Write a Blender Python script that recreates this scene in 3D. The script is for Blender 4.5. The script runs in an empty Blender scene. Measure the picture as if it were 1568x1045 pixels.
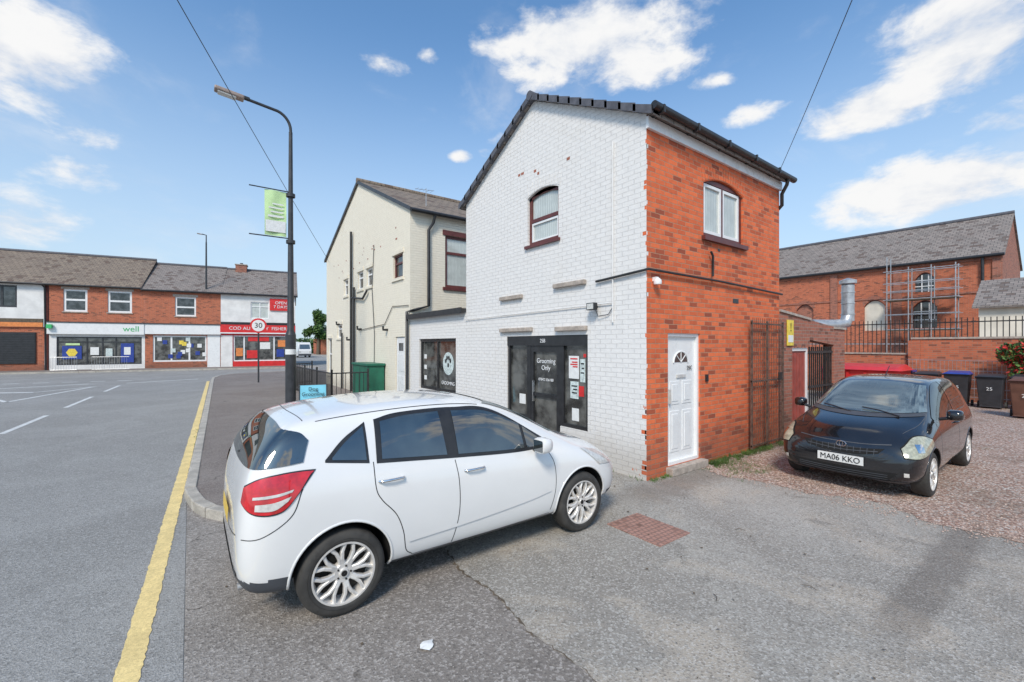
import bpy, math, random, bmesh
from mathutils import Vector, Matrix
from mathutils.bvhtree import BVHTree
random.seed(7)
sc=bpy.context.scene
R=math.radians
# ------------------------------------------------------------------ survey -> site axes
# site axes: x along the brick wall, y along the painted wall, origin = house corner
def site(X,Y,z=0.0):
    X-=1.97; Y-=6.41
    return Vector((X*.805+Y*.593, -X*.593+Y*.805, z))
# ------------------------------------------------------------------ materials
def nn(nt,t,**k):
    n=nt.nodes.new(t)
    for a,b in k.items(): setattr(n,a,b)
    return n
def setin(nt,n,i,v):
    if v is None: return
    if isinstance(v,bpy.types.NodeSocket): nt.links.new(v,n.inputs[i])
    else: n.inputs[i].default_value=v
def mth(nt,op,a,b=None,c=None,clamp=False):
    n=nn(nt,'ShaderNodeMath',operation=op); n.use_clamp=clamp
    setin(nt,n,0,a); setin(nt,n,1,b); setin(nt,n,2,c); return n.outputs[0]
def mixc(nt,f,a,b,bt='MIX'):
    n=nn(nt,'ShaderNodeMixRGB',blend_type=bt); setin(nt,n,0,f)
    for i,v in ((1,a),(2,b)):
        if isinstance(v,tuple) and len(v)==3: v=v+(1,)
        setin(nt,n,i,v)
    return n.outputs[0]
def noise(nt,vec,scale,detail=4,rough=.55,dist=0):
    n=nn(nt,'ShaderNodeTexNoise'); setin(nt,n,'Vector',vec)
    n.inputs['Scale'].default_value=scale; n.inputs['Detail'].default_value=detail
    n.inputs['Roughness'].default_value=rough; n.inputs['Distortion'].default_value=dist
    return n.outputs['Fac']
def ramp(nt,v,lo,hi,a=0.,b=1.):
    n=nn(nt,'ShaderNodeMapRange',interpolation_type='SMOOTHSTEP'); setin(nt,n,0,v)
    for i,q in zip((1,2,3,4),(lo,hi,a,b)): n.inputs[i].default_value=q
    return n.outputs[0]
def newmat(name):
    m=bpy.data.materials.new(name); m.use_nodes=True; nt=m.node_tree; nt.nodes.clear()
    b=nn(nt,'ShaderNodeBsdfPrincipled'); o=nn(nt,'ShaderNodeOutputMaterial')
    nt.links.new(b.outputs[0],o.inputs[0]); return m,nt,b
def bump(nt,b,h,strength=.5,dist=.01):
    n=nn(nt,'ShaderNodeBump'); n.inputs['Strength'].default_value=strength; n.inputs['Distance'].default_value=dist
    setin(nt,n,'Height',h); nt.links.new(n.outputs[0],b.inputs['Normal'])
def pm(name,col,rough=.6,var=.2,scale=4,bmp=0,bs=60,metal=0,coat=0,spec=.5,fine=0):
    m,nt,b=newmat(name); tc=nn(nt,'ShaderNodeTexCoord').outputs['Object']
    f=noise(nt,tc,scale,6,.6)
    d=tuple(c*(1-var) for c in col); l=tuple(min(1,c*(1+var*.6)) for c in col)
    c=mixc(nt,ramp(nt,f,.3,.7),d,l)
    if fine:
        c=mixc(nt,ramp(nt,noise(nt,tc,scale*12,3),.35,.7,0,fine),c,tuple(x*.5 for x in col))
    setin(nt,b,'Base Color',c)
    setin(nt,b,'Roughness',ramp(nt,noise(nt,tc,scale*2,4),.3,.7,max(0,rough-.05),rough+.05))
    b.inputs['Metallic'].default_value=metal; b.inputs['Coat Weight'].default_value=coat; b.inputs['Coat Roughness'].default_value=.03
    b.inputs['Specular IOR Level'].default_value=spec
    if bmp: bump(nt,b,noise(nt,tc,bs,4),bmp,.01)
    return m
def brickmat(name,c1,c2,mortar,paint=None,chip=.0,bw=.225,rh=.075,ms=.006,grime=.35,stain=(.10,.055,.04),corner=False,lowd=.5):
    m,nt,b=newmat(name); t=nn(nt,'ShaderNodeTexCoord'); uv=t.outputs['UV']; ob=t.outputs['Object']
    wob=nn(nt,'ShaderNodeVectorMath',operation='MULTIPLY_ADD')
    nz=nn(nt,'ShaderNodeTexNoise'); nt.links.new(uv,nz.inputs['Vector']); nz.inputs['Scale'].default_value=7; nz.inputs['Detail'].default_value=4
    nt.links.new(nz.outputs['Color'],wob.inputs[0]); wob.inputs[1].default_value=(.018,.018,0); nt.links.new(uv,wob.inputs[2])
    br=nn(nt,'ShaderNodeTexBrick'); nt.links.new(wob.outputs[0],br.inputs['Vector'])
    br.inputs['Scale'].default_value=1; br.inputs['Brick Width'].default_value=bw; br.inputs['Row Height'].default_value=rh
    br.inputs['Mortar Size'].default_value=ms; br.inputs['Mortar Smooth'].default_value=.3; br.inputs['Bias'].default_value=-.15
    br.inputs['Color1'].default_value=c1+(1,); br.inputs['Color2'].default_value=c2+(1,); br.inputs['Mortar'].default_value=mortar+(1,)
    col=br.outputs['Color']; fac=br.outputs['Fac']
    big=noise(nt,ob,.9,5,.65); mid=noise(nt,ob,7,5,.7); fine=noise(nt,ob,60,3)
    sep=nn(nt,'ShaderNodeSeparateXYZ'); nt.links.new(ob,sep.inputs[0]); z=sep.outputs[2]
    if paint:
        rough_brick=mixc(nt,fac,mixc(nt,mid,c1,c2),mortar)
        pc=mixc(nt,ramp(nt,mid,.3,.75),tuple(p*.93 for p in paint),paint)
        pc=mixc(nt,mth(nt,'MULTIPLY',fac,ramp(nt,noise(nt,ob,2.1,4,.7),.35,.65,.02,.20)),pc,tuple(p*.5 for p in paint))
        pc=mixc(nt,ramp(nt,big,.52,.8,0,.32),pc,(paint[0]*.82,paint[1]*.78,paint[2]*.71))
        low=ramp(nt,mth(nt,'ADD',z,mth(nt,'MULTIPLY',mid,-.5)),-.1,.5,.5,0)
        pc=mixc(nt,low,pc,(.36,.32,.27))
        cn=noise(nt,ob,3.2,7,.75)
        if corner:
            cb=mth(nt,'MULTIPLY',ramp(nt,sep.outputs[1],.0,.42,.20,0),ramp(nt,z,.2,2.2,1,.15))
            cn=mth(nt,'ADD',cn,cb)
        col=mixc(nt,ramp(nt,cn,.715-chip,.73-chip),pc,rough_brick)
    else:
        # extra dark over-burnt bricks picked per brick
        br2=nn(nt,'ShaderNodeTexBrick'); nt.links.new(wob.outputs[0],br2.inputs['Vector']); br2.inputs['Scale'].default_value=1
        br2.inputs['Brick Width'].default_value=bw; br2.inputs['Row Height'].default_value=rh; br2.inputs['Mortar Size'].default_value=ms; br2.inputs['Bias'].default_value=-.0
        br2.inputs['Color1'].default_value=(1,1,1,1); br2.inputs['Color2'].default_value=(0,0,0,1); br2.inputs['Mortar'].default_value=(1,1,1,1)
        dk=ramp(nt,br2.outputs['Color'],.02,.20,.55,0)
        col=mixc(nt,dk,col,stain)
        col=mixc(nt,ramp(nt,mid,.42,.8,0,.32),col,stain)
        col=mixc(nt,ramp(nt,big,.55,.75,0,grime),col,stain)
        col=mixc(nt,ramp(nt,noise(nt,ob,2.3,6,.7),.60,.72,0,.22),col,mortar)
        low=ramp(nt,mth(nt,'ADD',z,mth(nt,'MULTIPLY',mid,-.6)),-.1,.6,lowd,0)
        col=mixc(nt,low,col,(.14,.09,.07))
    setin(nt,b,'Base Color',col); b.inputs['Roughness'].default_value=.8; b.inputs['Specular IOR Level'].default_value=.25
    h=mth(nt,'ADD',mth(nt,'MULTIPLY',fac,-1),mth(nt,'ADD',mth(nt,'MULTIPLY',mid,.7),mth(nt,'MULTIPLY',fine,.25)))
    bump(nt,b,h,.8,.011)
    return m
def groundmat(name,dark,light,speck,patch=None,ssc=170,band=False,crack=0,stains=.3):
    m,nt,b=newmat(name); ob=nn(nt,'ShaderNodeTexCoord').outputs['Object']
    big=noise(nt,ob,.45,6,.65,.6); mid=noise(nt,ob,3.5,6,.7); fi=noise(nt,ob,ssc,2,.6)
    col=mixc(nt,ramp(nt,big,.36,.64),dark,light)
    if patch: col=mixc(nt,ramp(nt,noise(nt,ob,.9,6,.65,.8),.48,.64,0,.8),col,patch)
    col=mixc(nt,ramp(nt,mid,.5,.75,0,.35),col,tuple(d*.68 for d in dark))
    # oil / damp stains with firm outlines
    st=mth(nt,'MULTIPLY',ramp(nt,noise(nt,ob,1.5,7,.6,1.2),.60,.66),ramp(nt,big,.42,.55,0,stains))
    col=mixc(nt,st,col,tuple(d*.5 for d in dark))
    vo=nn(nt,'ShaderNodeTexVoronoi'); nt.links.new(ob,vo.inputs['Vector']); vo.inputs['Scale'].default_value=ssc*.45
    cs=nn(nt,'ShaderNodeSeparateXYZ'); nt.links.new(vo.outputs['Color'],cs.inputs[0])
    col=mixc(nt,ramp(nt,cs.outputs[0],.55,.95,0,.6),col,speck)
    col=mixc(nt,ramp(nt,cs.outputs[1],.7,.97,0,.5),col,tuple(d*.45 for d in dark))
    col=mixc(nt,ramp(nt,fi,.4,.65,0,.22),col,tuple(d*.45 for d in dark))
    sep=nn(nt,'ShaderNodeSeparateXYZ'); nt.links.new(ob,sep.inputs[0])
    if band:
        yy=mth(nt,'ABSOLUTE',mth(nt,'ADD',mth(nt,'ADD',sep.outputs[1],3.12),mth(nt,'MULTIPLY',mth(nt,'SUBTRACT',mid,.5),.3)))
        bm=mth(nt,'MULTIPLY',ramp(nt,yy,.10,.20,.45,0),ramp(nt,sep.outputs[0],-2.0,-1.0))
        col=mixc(nt,bm,col,(.13,.11,.095))
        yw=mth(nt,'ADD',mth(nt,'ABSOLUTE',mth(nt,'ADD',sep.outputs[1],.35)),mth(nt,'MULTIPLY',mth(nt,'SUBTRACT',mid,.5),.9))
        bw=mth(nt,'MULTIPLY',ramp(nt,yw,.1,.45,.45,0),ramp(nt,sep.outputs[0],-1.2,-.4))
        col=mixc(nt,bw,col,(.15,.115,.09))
    if crack:
        v2=nn(nt,'ShaderNodeTexVoronoi',feature='DISTANCE_TO_EDGE'); v2.inputs['Scale'].default_value=.55
        wv=nn(nt,'ShaderNodeVectorMath',operation='MULTIPLY_ADD'); nz=nn(nt,'ShaderNodeTexNoise'); nz.inputs['Scale'].default_value=2.5; nz.inputs['Detail'].default_value=6
        nt.links.new(ob,nz.inputs['Vector']); nt.links.new(nz.outputs['Color'],wv.inputs[0]); wv.inputs[1].default_value=(.7,.7,0); nt.links.new(ob,wv.inputs[2])
        nt.links.new(wv.outputs[0],v2.inputs['Vector'])
        cr_=mth(nt,'MULTIPLY',ramp(nt,v2.outputs['Distance'],.0,.008,1,0),ramp(nt,big,.5,.6,0,crack))
        col=mixc(nt,cr_,col,(.06,.05,.04))
    setin(nt,b,'Base Color',col); b.inputs['Roughness'].default_value=.85; b.inputs['Specular IOR Level'].default_value=.3
    h=mth(nt,'ADD',mth(nt,'MULTIPLY',vo.outputs['Distance'],1.2),mth(nt,'ADD',fi,mth(nt,'MULTIPLY',mid,.6)))
    bump(nt,b,h,.55,.007)
    return m
def gravelmat(name):
    m,nt,b=newmat(name); ob=nn(nt,'ShaderNodeTexCoord').outputs['Object']
    vo=nn(nt,'ShaderNodeTexVoronoi'); nt.links.new(ob,vo.inputs['Vector']); vo.inputs['Scale'].default_value=38
    s=nn(nt,'ShaderNodeSeparateXYZ'); nt.links.new(vo.outputs['Color'],s.inputs[0])
    c=mixc(nt,ramp(nt,s.outputs[0],.2,.8),(.36,.21,.155),(.58,.43,.355))
    c=mixc(nt,ramp(nt,s.outputs[1],.75,.9),c,(.68,.62,.56))
    c=mixc(nt,ramp(nt,noise(nt,ob,.8,6,.7),.48,.68,0,.6),c,(.24,.175,.125))
    c=mixc(nt,ramp(nt,noise(nt,ob,1.7,6,.75),.58,.70,0,.55),c,(.16,.19,.06))
    c=mixc(nt,ramp(nt,vo.outputs['Distance'],.3,.8,0,.6),c,(.13,.09,.07))
    setin(nt,b,'Base Color',c); b.inputs['Roughness'].default_value=.9
    bump(nt,b,mth(nt,'MULTIPLY',vo.outputs['Distance'],-1),.9,.016)
    return m
def glassmat(name,col,rough=.04,curtain=None,ior=1.55):
    m,nt,b=newmat(name); ob=nn(nt,'ShaderNodeTexCoord').outputs['UV']
    if curtain:
        w=nn(nt,'ShaderNodeTexWave',bands_direction='X'); nt.links.new(ob,w.inputs['Vector']); w.inputs['Scale'].default_value=6; w.inputs['Distortion'].default_value=2.5
        w.inputs['Detail'].default_value=3
        c=mixc(nt,ramp(nt,w.outputs['Fac'],.1,.9),tuple(q*.75 for q in curtain),curtain)
        c=mixc(nt,ramp(nt,noise(nt,ob,2.2,3),.4,.65,0,.4),c,tuple(q*.55 for q in curtain))
    else:
        c=mixc(nt,ramp(nt,noise(nt,ob,2.6,4),.35,.65),tuple(q*.4 for q in col),tuple(q*2.4 for q in col))
    setin(nt,b,'Base Color',c); b.inputs['Roughness'].default_value=rough; b.inputs['Specular IOR Level'].default_value=.9; b.inputs['IOR'].default_value=ior
    if ior<1.6: bump(nt,b,noise(nt,ob,1.3,2),.05,.05)
    return m
M={}
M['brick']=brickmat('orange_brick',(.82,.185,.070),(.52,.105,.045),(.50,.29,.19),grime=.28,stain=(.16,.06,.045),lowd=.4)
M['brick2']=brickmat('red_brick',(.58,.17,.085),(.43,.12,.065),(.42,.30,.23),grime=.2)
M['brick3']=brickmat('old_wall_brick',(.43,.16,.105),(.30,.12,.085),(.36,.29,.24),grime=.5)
M['wbrick']=brickmat('white_painted_brick',(.70,.20,.09),(.50,.14,.07),(.5,.4,.32),paint=(.81,.785,.755),corner=True)
M['cbrick']=brickmat('cream_painted_brick',(.6,.25,.15),(.45,.2,.12),(.5,.4,.3),paint=(.87,.80,.66),chip=.0)
M['slate']=brickmat('slate_tiles',(.29,.25,.225),(.20,.18,.165),(.09,.085,.08),bw=.3,rh=.24,ms=.012,grime=.25,lowd=0)
M['tile']=brickmat('brown_tiles',(.27,.215,.165),(.20,.16,.13),(.09,.08,.07),bw=.3,rh=.28,ms=.014,grime=.25,lowd=0)
M['render']=pm('white_render',(.76,.745,.72),.8,.12,1.5,.3,40)
M['cream']=pm('cream_render',(.74,.68,.57),.8,.12,1.5,.3,40)
M['stone']=pm('stone_sill',(.47,.40,.34),.8,.3,9,.4,60,fine=.4)
M['kerb']=pm('kerb_stone',(.47,.43,.37),.85,.25,4,.5,80,fine=.4)
M['upvc']=pm('white_upvc',(.80,.80,.79),.3,.04,3)
M['maroon']=pm('maroon_timber',(.13,.035,.03),.4,.25,6)
M['black']=pm('black_plastic',(.025,.025,.027),.35,.3,6)
M['iron']=pm('black_iron',(.03,.029,.029),.45,.4,12,.2,80)
M['rust']=pm('rusty_iron',(.13,.08,.06),.7,.5,15,.3,90)
M['ridge']=pm('dark_ridge_tile',(.10,.10,.115),.6,.3,7,.3,60)
M['steel']=pm('galvanised_steel',(.50,.51,.52),.4,.2,5,metal=.6)
M['polegrey']=pm('painted_grey_steel',(.04,.042,.047),.45,.3,4)
M['lampgrey']=pm('lantern_grey',(.34,.26,.22),.5,.2,6)
M['glass']=glassmat('dark_glass',(.03,.033,.035))
M['glassc']=glassmat('curtained_glass',(.1,.1,.1),curtain=(.62,.66,.62))
M['glassm']=glassmat('shop_glass',(.06,.06,.055))
M['carglass']=glassmat('tinted_car_glass',(.014,.019,.018),.012,ior=2.0)
M['screen']=glassmat('clear_windscreen',(.08,.10,.10),.012,ior=2.0)
M['red']=pm('red_paint',(.66,.03,.03),.4,.15,3)
M['reddoor']=pm('dark_red_door',(.36,.07,.05),.5,.25,5)
M['green']=pm('green_enamel',(.015,.14,.085),.45,.2,4)
M['blue']=pm('blue_board',(.20,.58,.72),.4,.1,4)
M['navy']=pm('navy_print',(.03,.06,.30),.4,.2,9)
M['yellow']=pm('yellow_print',(.82,.62,.08),.5,.2,9)
M['orange']=pm('orange_print',(.75,.25,.07),.5,.2,9)
M['paper']=pm('paper_white',(.78,.78,.76),.6,.08,12)
M['paperg']=pm('paper_print',(.60,.68,.66),.6,.35,22)
M['lime']=pm('lime_banner',(.56,.76,.38),.6,.1,4)
M['binblack']=pm('wheelie_bin_plastic',(.035,.035,.04),.5,.25,5)
M['binbrown']=pm('brown_bin_plastic',(.13,.055,.035),.5,.2,5)
M['rubber']=pm('tyre_rubber',(.05,.047,.043),.75,.35,10,.2,120)
M['well']=pm('wheel_well_black',(.008,.008,.008),.9,.2,5)
M['alloy']=pm('alloy_silver',(.74,.71,.67),.35,.12,8,metal=.35)
M['chrome']=pm('chrome',(.8,.8,.8),.1,.03,8,metal=1)
M['discm']=pm('brake_dark',(.05,.045,.04),.5,.3,8,metal=.5)
M['wpaint']=pm('white_car_paint',(.79,.78,.76),.22,.02,2,coat=1)
M['bpaint']=pm('black_car_paint',(.010,.010,.012),.15,.2,3,coat=1)
M['lensr']=pm('red_lens',(.60,.015,.02),.08,.3,14,coat=1)
M['lensw']=pm('clear_lens',(.62,.60,.56),.08,.2,25,coat=1)
M['lensy']=pm('aged_headlamp_lens',(.40,.40,.30),.15,.35,22,coat=1)
M['plastic']=pm('grey_bumper_plastic',(.07,.075,.085),.5,.15,6)
M['platew']=pm('number_plate_white',(.75,.75,.72),.35,.04,5)
M['platey']=pm('number_plate_yellow',(.80,.52,.04),.35,.04,5)
M['txt']=pm('black_lettering',(.01,.01,.01),.5,.1,5)
M['txtw']=pm('white_lettering',(.8,.8,.8),.5,.05,5)
M['txtg']=pm('green_lettering',(.05,.45,.14),.5,.05,5)
M['yline']=pm('yellow_road_paint',(.86,.66,.29),.75,.15,5,.3,120,fine=.45)
M['wline']=pm('white_road_paint',(.72,.72,.70),.75,.2,5,.3,120,fine=.5)
M['pavers']=brickmat('red_cover_pattern',(.44,.25,.20),(.37,.20,.155),(.26,.17,.14),bw=.06,rh=.06,ms=.007,grime=.3,lowd=0)
M['leafd']=pm('leaf_dark',(.045,.10,.025),.6,.4,3)
M['leafl']=pm('leaf_light',(.11,.20,.04),.6,.4,3)
M['bark']=pm('bark',(.13,.10,.07),.9,.3,8,.6,30)
M['flower']=pm('red_flower',(.70,.05,.04),.6,.2,8)
M['stonebit']=pm('pebble_stone',(.48,.36,.30),.85,.5,18)
M['stonegrey']=pm('chipping_stone',(.36,.33,.30),.85,.5,18)
M['lot']=groundmat('worn_yard_asphalt',(.295,.27,.235),(.42,.395,.35),(.60,.575,.53),patch=(.47,.41,.335),band=True,stains=.45)
M['strip']=groundmat('coarse_crossover_asphalt',(.22,.195,.172),(.31,.28,.25),(.52,.48,.44),ssc=150,crack=.8,stains=.5)
M['road']=groundmat('road_asphalt',(.27,.262,.246),(.33,.322,.305),(.50,.49,.47),ssc=190,stains=.15)
M['pave']=groundmat('footway_asphalt',(.20,.165,.145),(.26,.225,.20),(.38,.34,.31),ssc=200,crack=.6,stains=.5)
M['gravel']=gravelmat('pink_gravel')
M['grass']=groundmat('distant_grass',(.06,.10,.03),(.10,.14,.04),(.12,.16,.06),ssc=30)
# ------------------------------------------------------------------ mesh groups
def calc_uv(me):
    uv=me.uv_layers.new(name='UVMap'); V=me.vertices
    for p in me.polygons:
        n=p.normal
        if abs(n.z)>.985: t=Vector((1,0,0)); b=Vector((0,1,0))
        else:
            t=Vector((-n.y,n.x,0)).normalized(); b=n.cross(t)
            if b.z<0: b=-b
            if abs(t.x)>abs(t.y):
                if t.x<0: t=-t
            elif t.y<0: t=-t
        for li in p.loop_indices:
            co=V[me.loops[li].vertex_index].co
            uv.data[li].uv=(co.dot(t),co.dot(b))
class G:
    def __init__(s,name,mat=None):
        s.name=name; s.M=mat or Matrix(); s.P={}; s.e=bpy.data.objects.new(name,None)
        sc.collection.objects.link(s.e); s.e.matrix_world=s.M; s.e.empty_display_size=.2
    def add(s,p,mat,V,F,smooth=False,bevel=0):
        d=s.P.setdefault(p,dict(V=[],F=[],m=mat,s=smooth,b=bevel)); o=len(d['V'])
        d['V']+= [tuple(v) for v in V]; d['F']+=[tuple(i+o for i in f) for f in F]
        if bevel: d['b']=bevel
    def box(s,p,mat,x0,x1,y0,y1,z0,z1,bevel=0):
        V=[(x,y,z) for x in(x0,x1) for y in(y0,y1) for z in(z0,z1)]
        s.add(p,mat,V,[(0,1,3,2),(4,6,7,5),(0,4,5,1),(2,3,7,6),(0,2,6,4),(1,5,7,3)],bevel=bevel)
    def obox(s,p,mat,c,size,rot,bevel=0):
        V=[Vector(c)+rot@Vector((x*size[0]/2,y*size[1]/2,z*size[2]/2)) for x in(-1,1) for y in(-1,1) for z in(-1,1)]
        s.add(p,mat,V,[(0,1,3,2),(4,6,7,5),(0,4,5,1),(2,3,7,6),(0,2,6,4),(1,5,7,3)],bevel=bevel)
    def slab(s,p,mat,quad,th):
        q=[Vector(v) for v in quad]; n=len(q); V=q+[v-Vector((0,0,th)) for v in q]
        F=[tuple(range(n)),tuple(range(2*n-1,n-1,-1))]+[(i,(i+1)%n,(i+1)%n+n,i+n) for i in range(n)]
        s.add(p,mat,V,F)
    def tube(s,p,mat,pts,r,n=10,caps=True):
        pts=[Vector(q) for q in pts]; V=[];F=[]
        rr=r if isinstance(r,(list,tuple)) else [r]*len(pts)
        up=None
        for i,q in enumerate(pts):
            d=(pts[min(i+1,len(pts)-1)]-pts[max(i-1,0)]).normalized()
            if up is None: up=Vector((0,0,1)) if abs(d.z)<.9 else Vector((1,0,0))
            a=d.cross(up).normalized(); up=a.cross(d).normalized()
            for k in range(n):
                t=2*math.pi*k/n; V.append(q+rr[i]*(a*math.cos(t)+up*math.sin(t)))
        for i in range(len(pts)-1):
            for k in range(n): F.append((i*n+k,i*n+(k+1)%n,(i+1)*n+(k+1)%n,(i+1)*n+k))
        if caps: F+= [tuple(range(n)),tuple(range((len(pts)-1)*n,len(pts)*n))]
        s.add(p,mat,V,F,True)
    def lathe(s,p,mat,prof,c,axis='y',sg=1,n=48):
        V=[];F=[]
        for (r,h) in prof:
            for k in range(n):
                t=2*math.pi*k/n
                if axis=='y': V.append((c[0]+r*math.cos(t),c[1]+sg*h,c[2]+r*math.sin(t)))
                else: V.append((c[0]+r*math.cos(t),c[1]+r*math.sin(t),c[2]+h))
        for i in range(len(prof)-1):
            for k in range(n): F.append((i*n+k,i*n+(k+1)%n,(i+1)*n+(k+1)%n,(i+1)*n+k))
        s.add(p,mat,V,F,True)
    def text(s,body,size,loc,nrm,mat,name='lettering',sx=1):
        cu=bpy.data.curves.new(name,'FONT'); cu.body=body; cu.size=size; cu.align_x='CENTER'; cu.align_y='CENTER'; cu.extrude=.002
        cu.materials.append(M[mat]); o=bpy.data.objects.new(name,cu); sc.collection.objects.link(o)
        n=Vector(nrm).normalized(); u=Vector((0,0,1)); u=(u-n*u.dot(n)).normalized(); x=u.cross(n)
        m=Matrix((( x.x*sx,u.x,n.x,loc[0]),(x.y*sx,u.y,n.y,loc[1]),(x.z*sx,u.z,n.z,loc[2]),(0,0,0,1)))
        o.parent=s.e; o.matrix_local=m
    def done(s):
        for p,d in s.P.items():
            me=bpy.data.meshes.new(s.name+'_'+p); me.from_pydata(d['V'],[],d['F']); me.update()
            calc_uv(me); me.materials.append(M[d['m']])
            if d['s']: me.polygons.foreach_set('use_smooth',[True]*len(me.polygons))
            o=bpy.data.objects.new(p,me); sc.collection.objects.link(o); o.parent=s.e
            if d['s']:
                try: me.set_sharp_from_angle(angle=R(50))
                except Exception: pass
            if d['b']:
                b=o.modifiers.new('bevel','BEVEL'); b.width=d['b']; b.segments=2; b.limit_method='ANGLE'
        return s.e
class Face:
    def __init__(s,g,o,a,i): s.g=g; s.o=Vector(o); s.a=Vector(a); s.i=Vector(i)
    def p(s,a,d,z): return s.o+s.a*a+s.i*d+Vector((0,0,z))
    def box(s,p,mat,a0,a1,d0,d1,z0,z1,bevel=0):
        V=[s.p(a,d,z) for a in(a0,a1) for d in(d0,d1) for z in(z0,z1)]
        s.g.add(p,mat,V,[(0,1,3,2),(4,6,7,5),(0,4,5,1),(2,3,7,6),(0,2,6,4),(1,5,7,3)],bevel=bevel)
    def quad(s,p,mat,a0,a1,d,z0,z1): s.g.add(p,mat,[s.p(a0,d,z0),s.p(a1,d,z0),s.p(a1,d,z1),s.p(a0,d,z1)],[(0,1,2,3)])
    def wall(s,p,mat,a0,a1,z0,z1,ops=(),depth=.12):
        A=sorted({a0,a1}|{v for o in ops for v in o[:2]}); Z=sorted({z0,z1}|{v for o in ops for v in o[2:4]})
        op=lambda i,j: (0<=i<len(A)-1 and 0<=j<len(Z)-1) and any(o[0]<=(A[i]+A[i+1])/2<=o[1] and o[2]<=(Z[j]+Z[j+1])/2<=o[3] for o in ops)
        for i in range(len(A)-1):
            for j in range(len(Z)-1):
                if not op(i,j): s.quad(p,mat,A[i],A[i+1],0,Z[j],Z[j+1]); continue
                for (di,dj,(u0,w0),(u1,w1)) in ((-1,0,(A[i],Z[j]),(A[i],Z[j+1])),(1,0,(A[i+1],Z[j]),(A[i+1],Z[j+1])),(0,-1,(A[i],Z[j]),(A[i+1],Z[j])),(0,1,(A[i],Z[j+1]),(A[i+1],Z[j+1]))):
                    if not op(i+di,j+dj): s.g.add(p,mat,[s.p(u0,0,w0),s.p(u1,0,w1),s.p(u1,depth,w1),s.p(u0,depth,w0)],[(0,1,2,3)])
    def window(s,n,a0,a1,z0,z1,fm='upvc',gm='glass',mull=(),trans=(),t=.05,dep=.06,sill=None):
        for (b0,b1,c0,c1) in [(a0,a0+t,z0,z1),(a1-t,a1,z0,z1),(a0+t,a1-t,z0,z0+t),(a0+t,a1-t,z1-t,z1)]+[(m-t*.5,m+t*.5,z0+t,z1-t) for m in mull]:
            s.box(n+'_frame',fm,b0,b1,dep,dep+.05,c0,c1)
        for q in trans: s.box(n+'_bar',fm,a0+t,a1-t,dep-.004,dep+.046,q-t*.5,q+t*.5)
        s.quad(n+'_glass',gm,a0+.01,a1-.01,dep+.035,z0+.01,z1-.01)
        if sill: s.box(n+'_sill',sill,a0-.06,a1+.06,-.06,dep,z0-.07,z0-.002)
    def arch_fill(s,p,mat,a0,a1,zs,zp,n=14,head='maroon',hd=.055):
        c=(a0+a1)/2; h=zp-zs; w=(a1-a0)/2
        f=lambda a: zs+h*(1-((a-c)/w)**2)
        for i in range(n):
            u=a0+(a1-a0)*i/n; v=a0+(a1-a0)*(i+1)/n
            s.g.add(p,mat,[s.p(u,0,f(u)),s.p(v,0,f(v)),s.p(v,0,zp),s.p(u,0,zp)],[(0,1,2,3)])
            s.g.add(p,mat,[s.p(u,0,f(u)),s.p(v,0,f(v)),s.p(v,.1,f(v)),s.p(u,.1,f(u))],[(0,1,2,3)])
            s.g.add(p+'_arch_head',head,[s.p(u,hd,f(u)),s.p(v,hd,f(v)),s.p(v,hd,f(v)-.07),s.p(u,hd,f(u)-.07)],[(0,1,2,3)])
    def arch_bricks(s,p,mat,a0,a1,zs,zp,h,n=13):
        c=(a0+a1)/2; w=(a1-a0)/2; hh=zp-zs
        f=lambda a: zs+hh*(1-((a-c)/w)**2)
        for i in range(n):
            u=a0+(a1-a0)*(i+.05)/n; v=a0+(a1-a0)*(i+.9)/n; k=1+.22*h/w
            U=c+(u-c)*k; V=c+(v-c)*k
            q=[(u,f(u)),(v,f(v)),(V,f(v)+h),(U,f(u)+h)]
            VV=[s.p(a,-.006,z) for a,z in q]+[s.p(a,.01,z) for a,z in q]
            s.g.add(p,mat,VV,[(0,1,2,3),(0,1,5,4),(1,2,6,5),(2,3,7,6),(3,0,4,7)])
def gable(f,p,mat,a0,a1,z0,am,zm,d=0): f.g.add(p,mat,[f.p(a0,d,z0),f.p(a1,d,z0),f.p(am,d,zm)],[(0,1,2)])

# ------------------------------------------------------------------ ground
def sheet(name,mat,poly,z):
    g=bpy.data.meshes.new(name); g.from_pydata([(x,y,z) for x,y in poly],[],[tuple(range(len(poly)))]); g.update(); calc_uv(g)
    g.materials.append(M[mat]); o=bpy.data.objects.new(name,g); sc.collection.objects.link(o); return o
sheet('ground','lot',[(-600,-600),(600,-600),(600,600),(-600,600)],0)
kerbline=[(-4.4,24.5),(-5.35,3.8),(-5.38,3.2),(-5.346,2.86),(-5.29,2.5),(-5.19,2.2),(-5.03,1.94),(-4.8,1.75),(-4.5,1.63),(-4.1,1.57),(-3.4,1.55),(0,1.55)]
far=[(-4.28,26.5),(-3.9,28.4),(-3.1,29.7),(-1.8,30.5),(0,30.9),(6,31)]
fk=lambda x:36.8-.163*(x-2.28)
sheet('road','road',[(-90,-60),(-5.42,-60),(-5.42,2.9)]+[(-5.38,3.2),(-5.35,3.8),(-4.4,24.5)]+far+[(60,21),(60,fk(60)),(-90,fk(-90))],.004)
sheet('side_road','road',[(4,fk(4)),(11,fk(11)),(14,160),(7,160)],.004)
sheet('verge','grass',[(14,40),(80,40),(120,160),(20,160)],.004)
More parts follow.
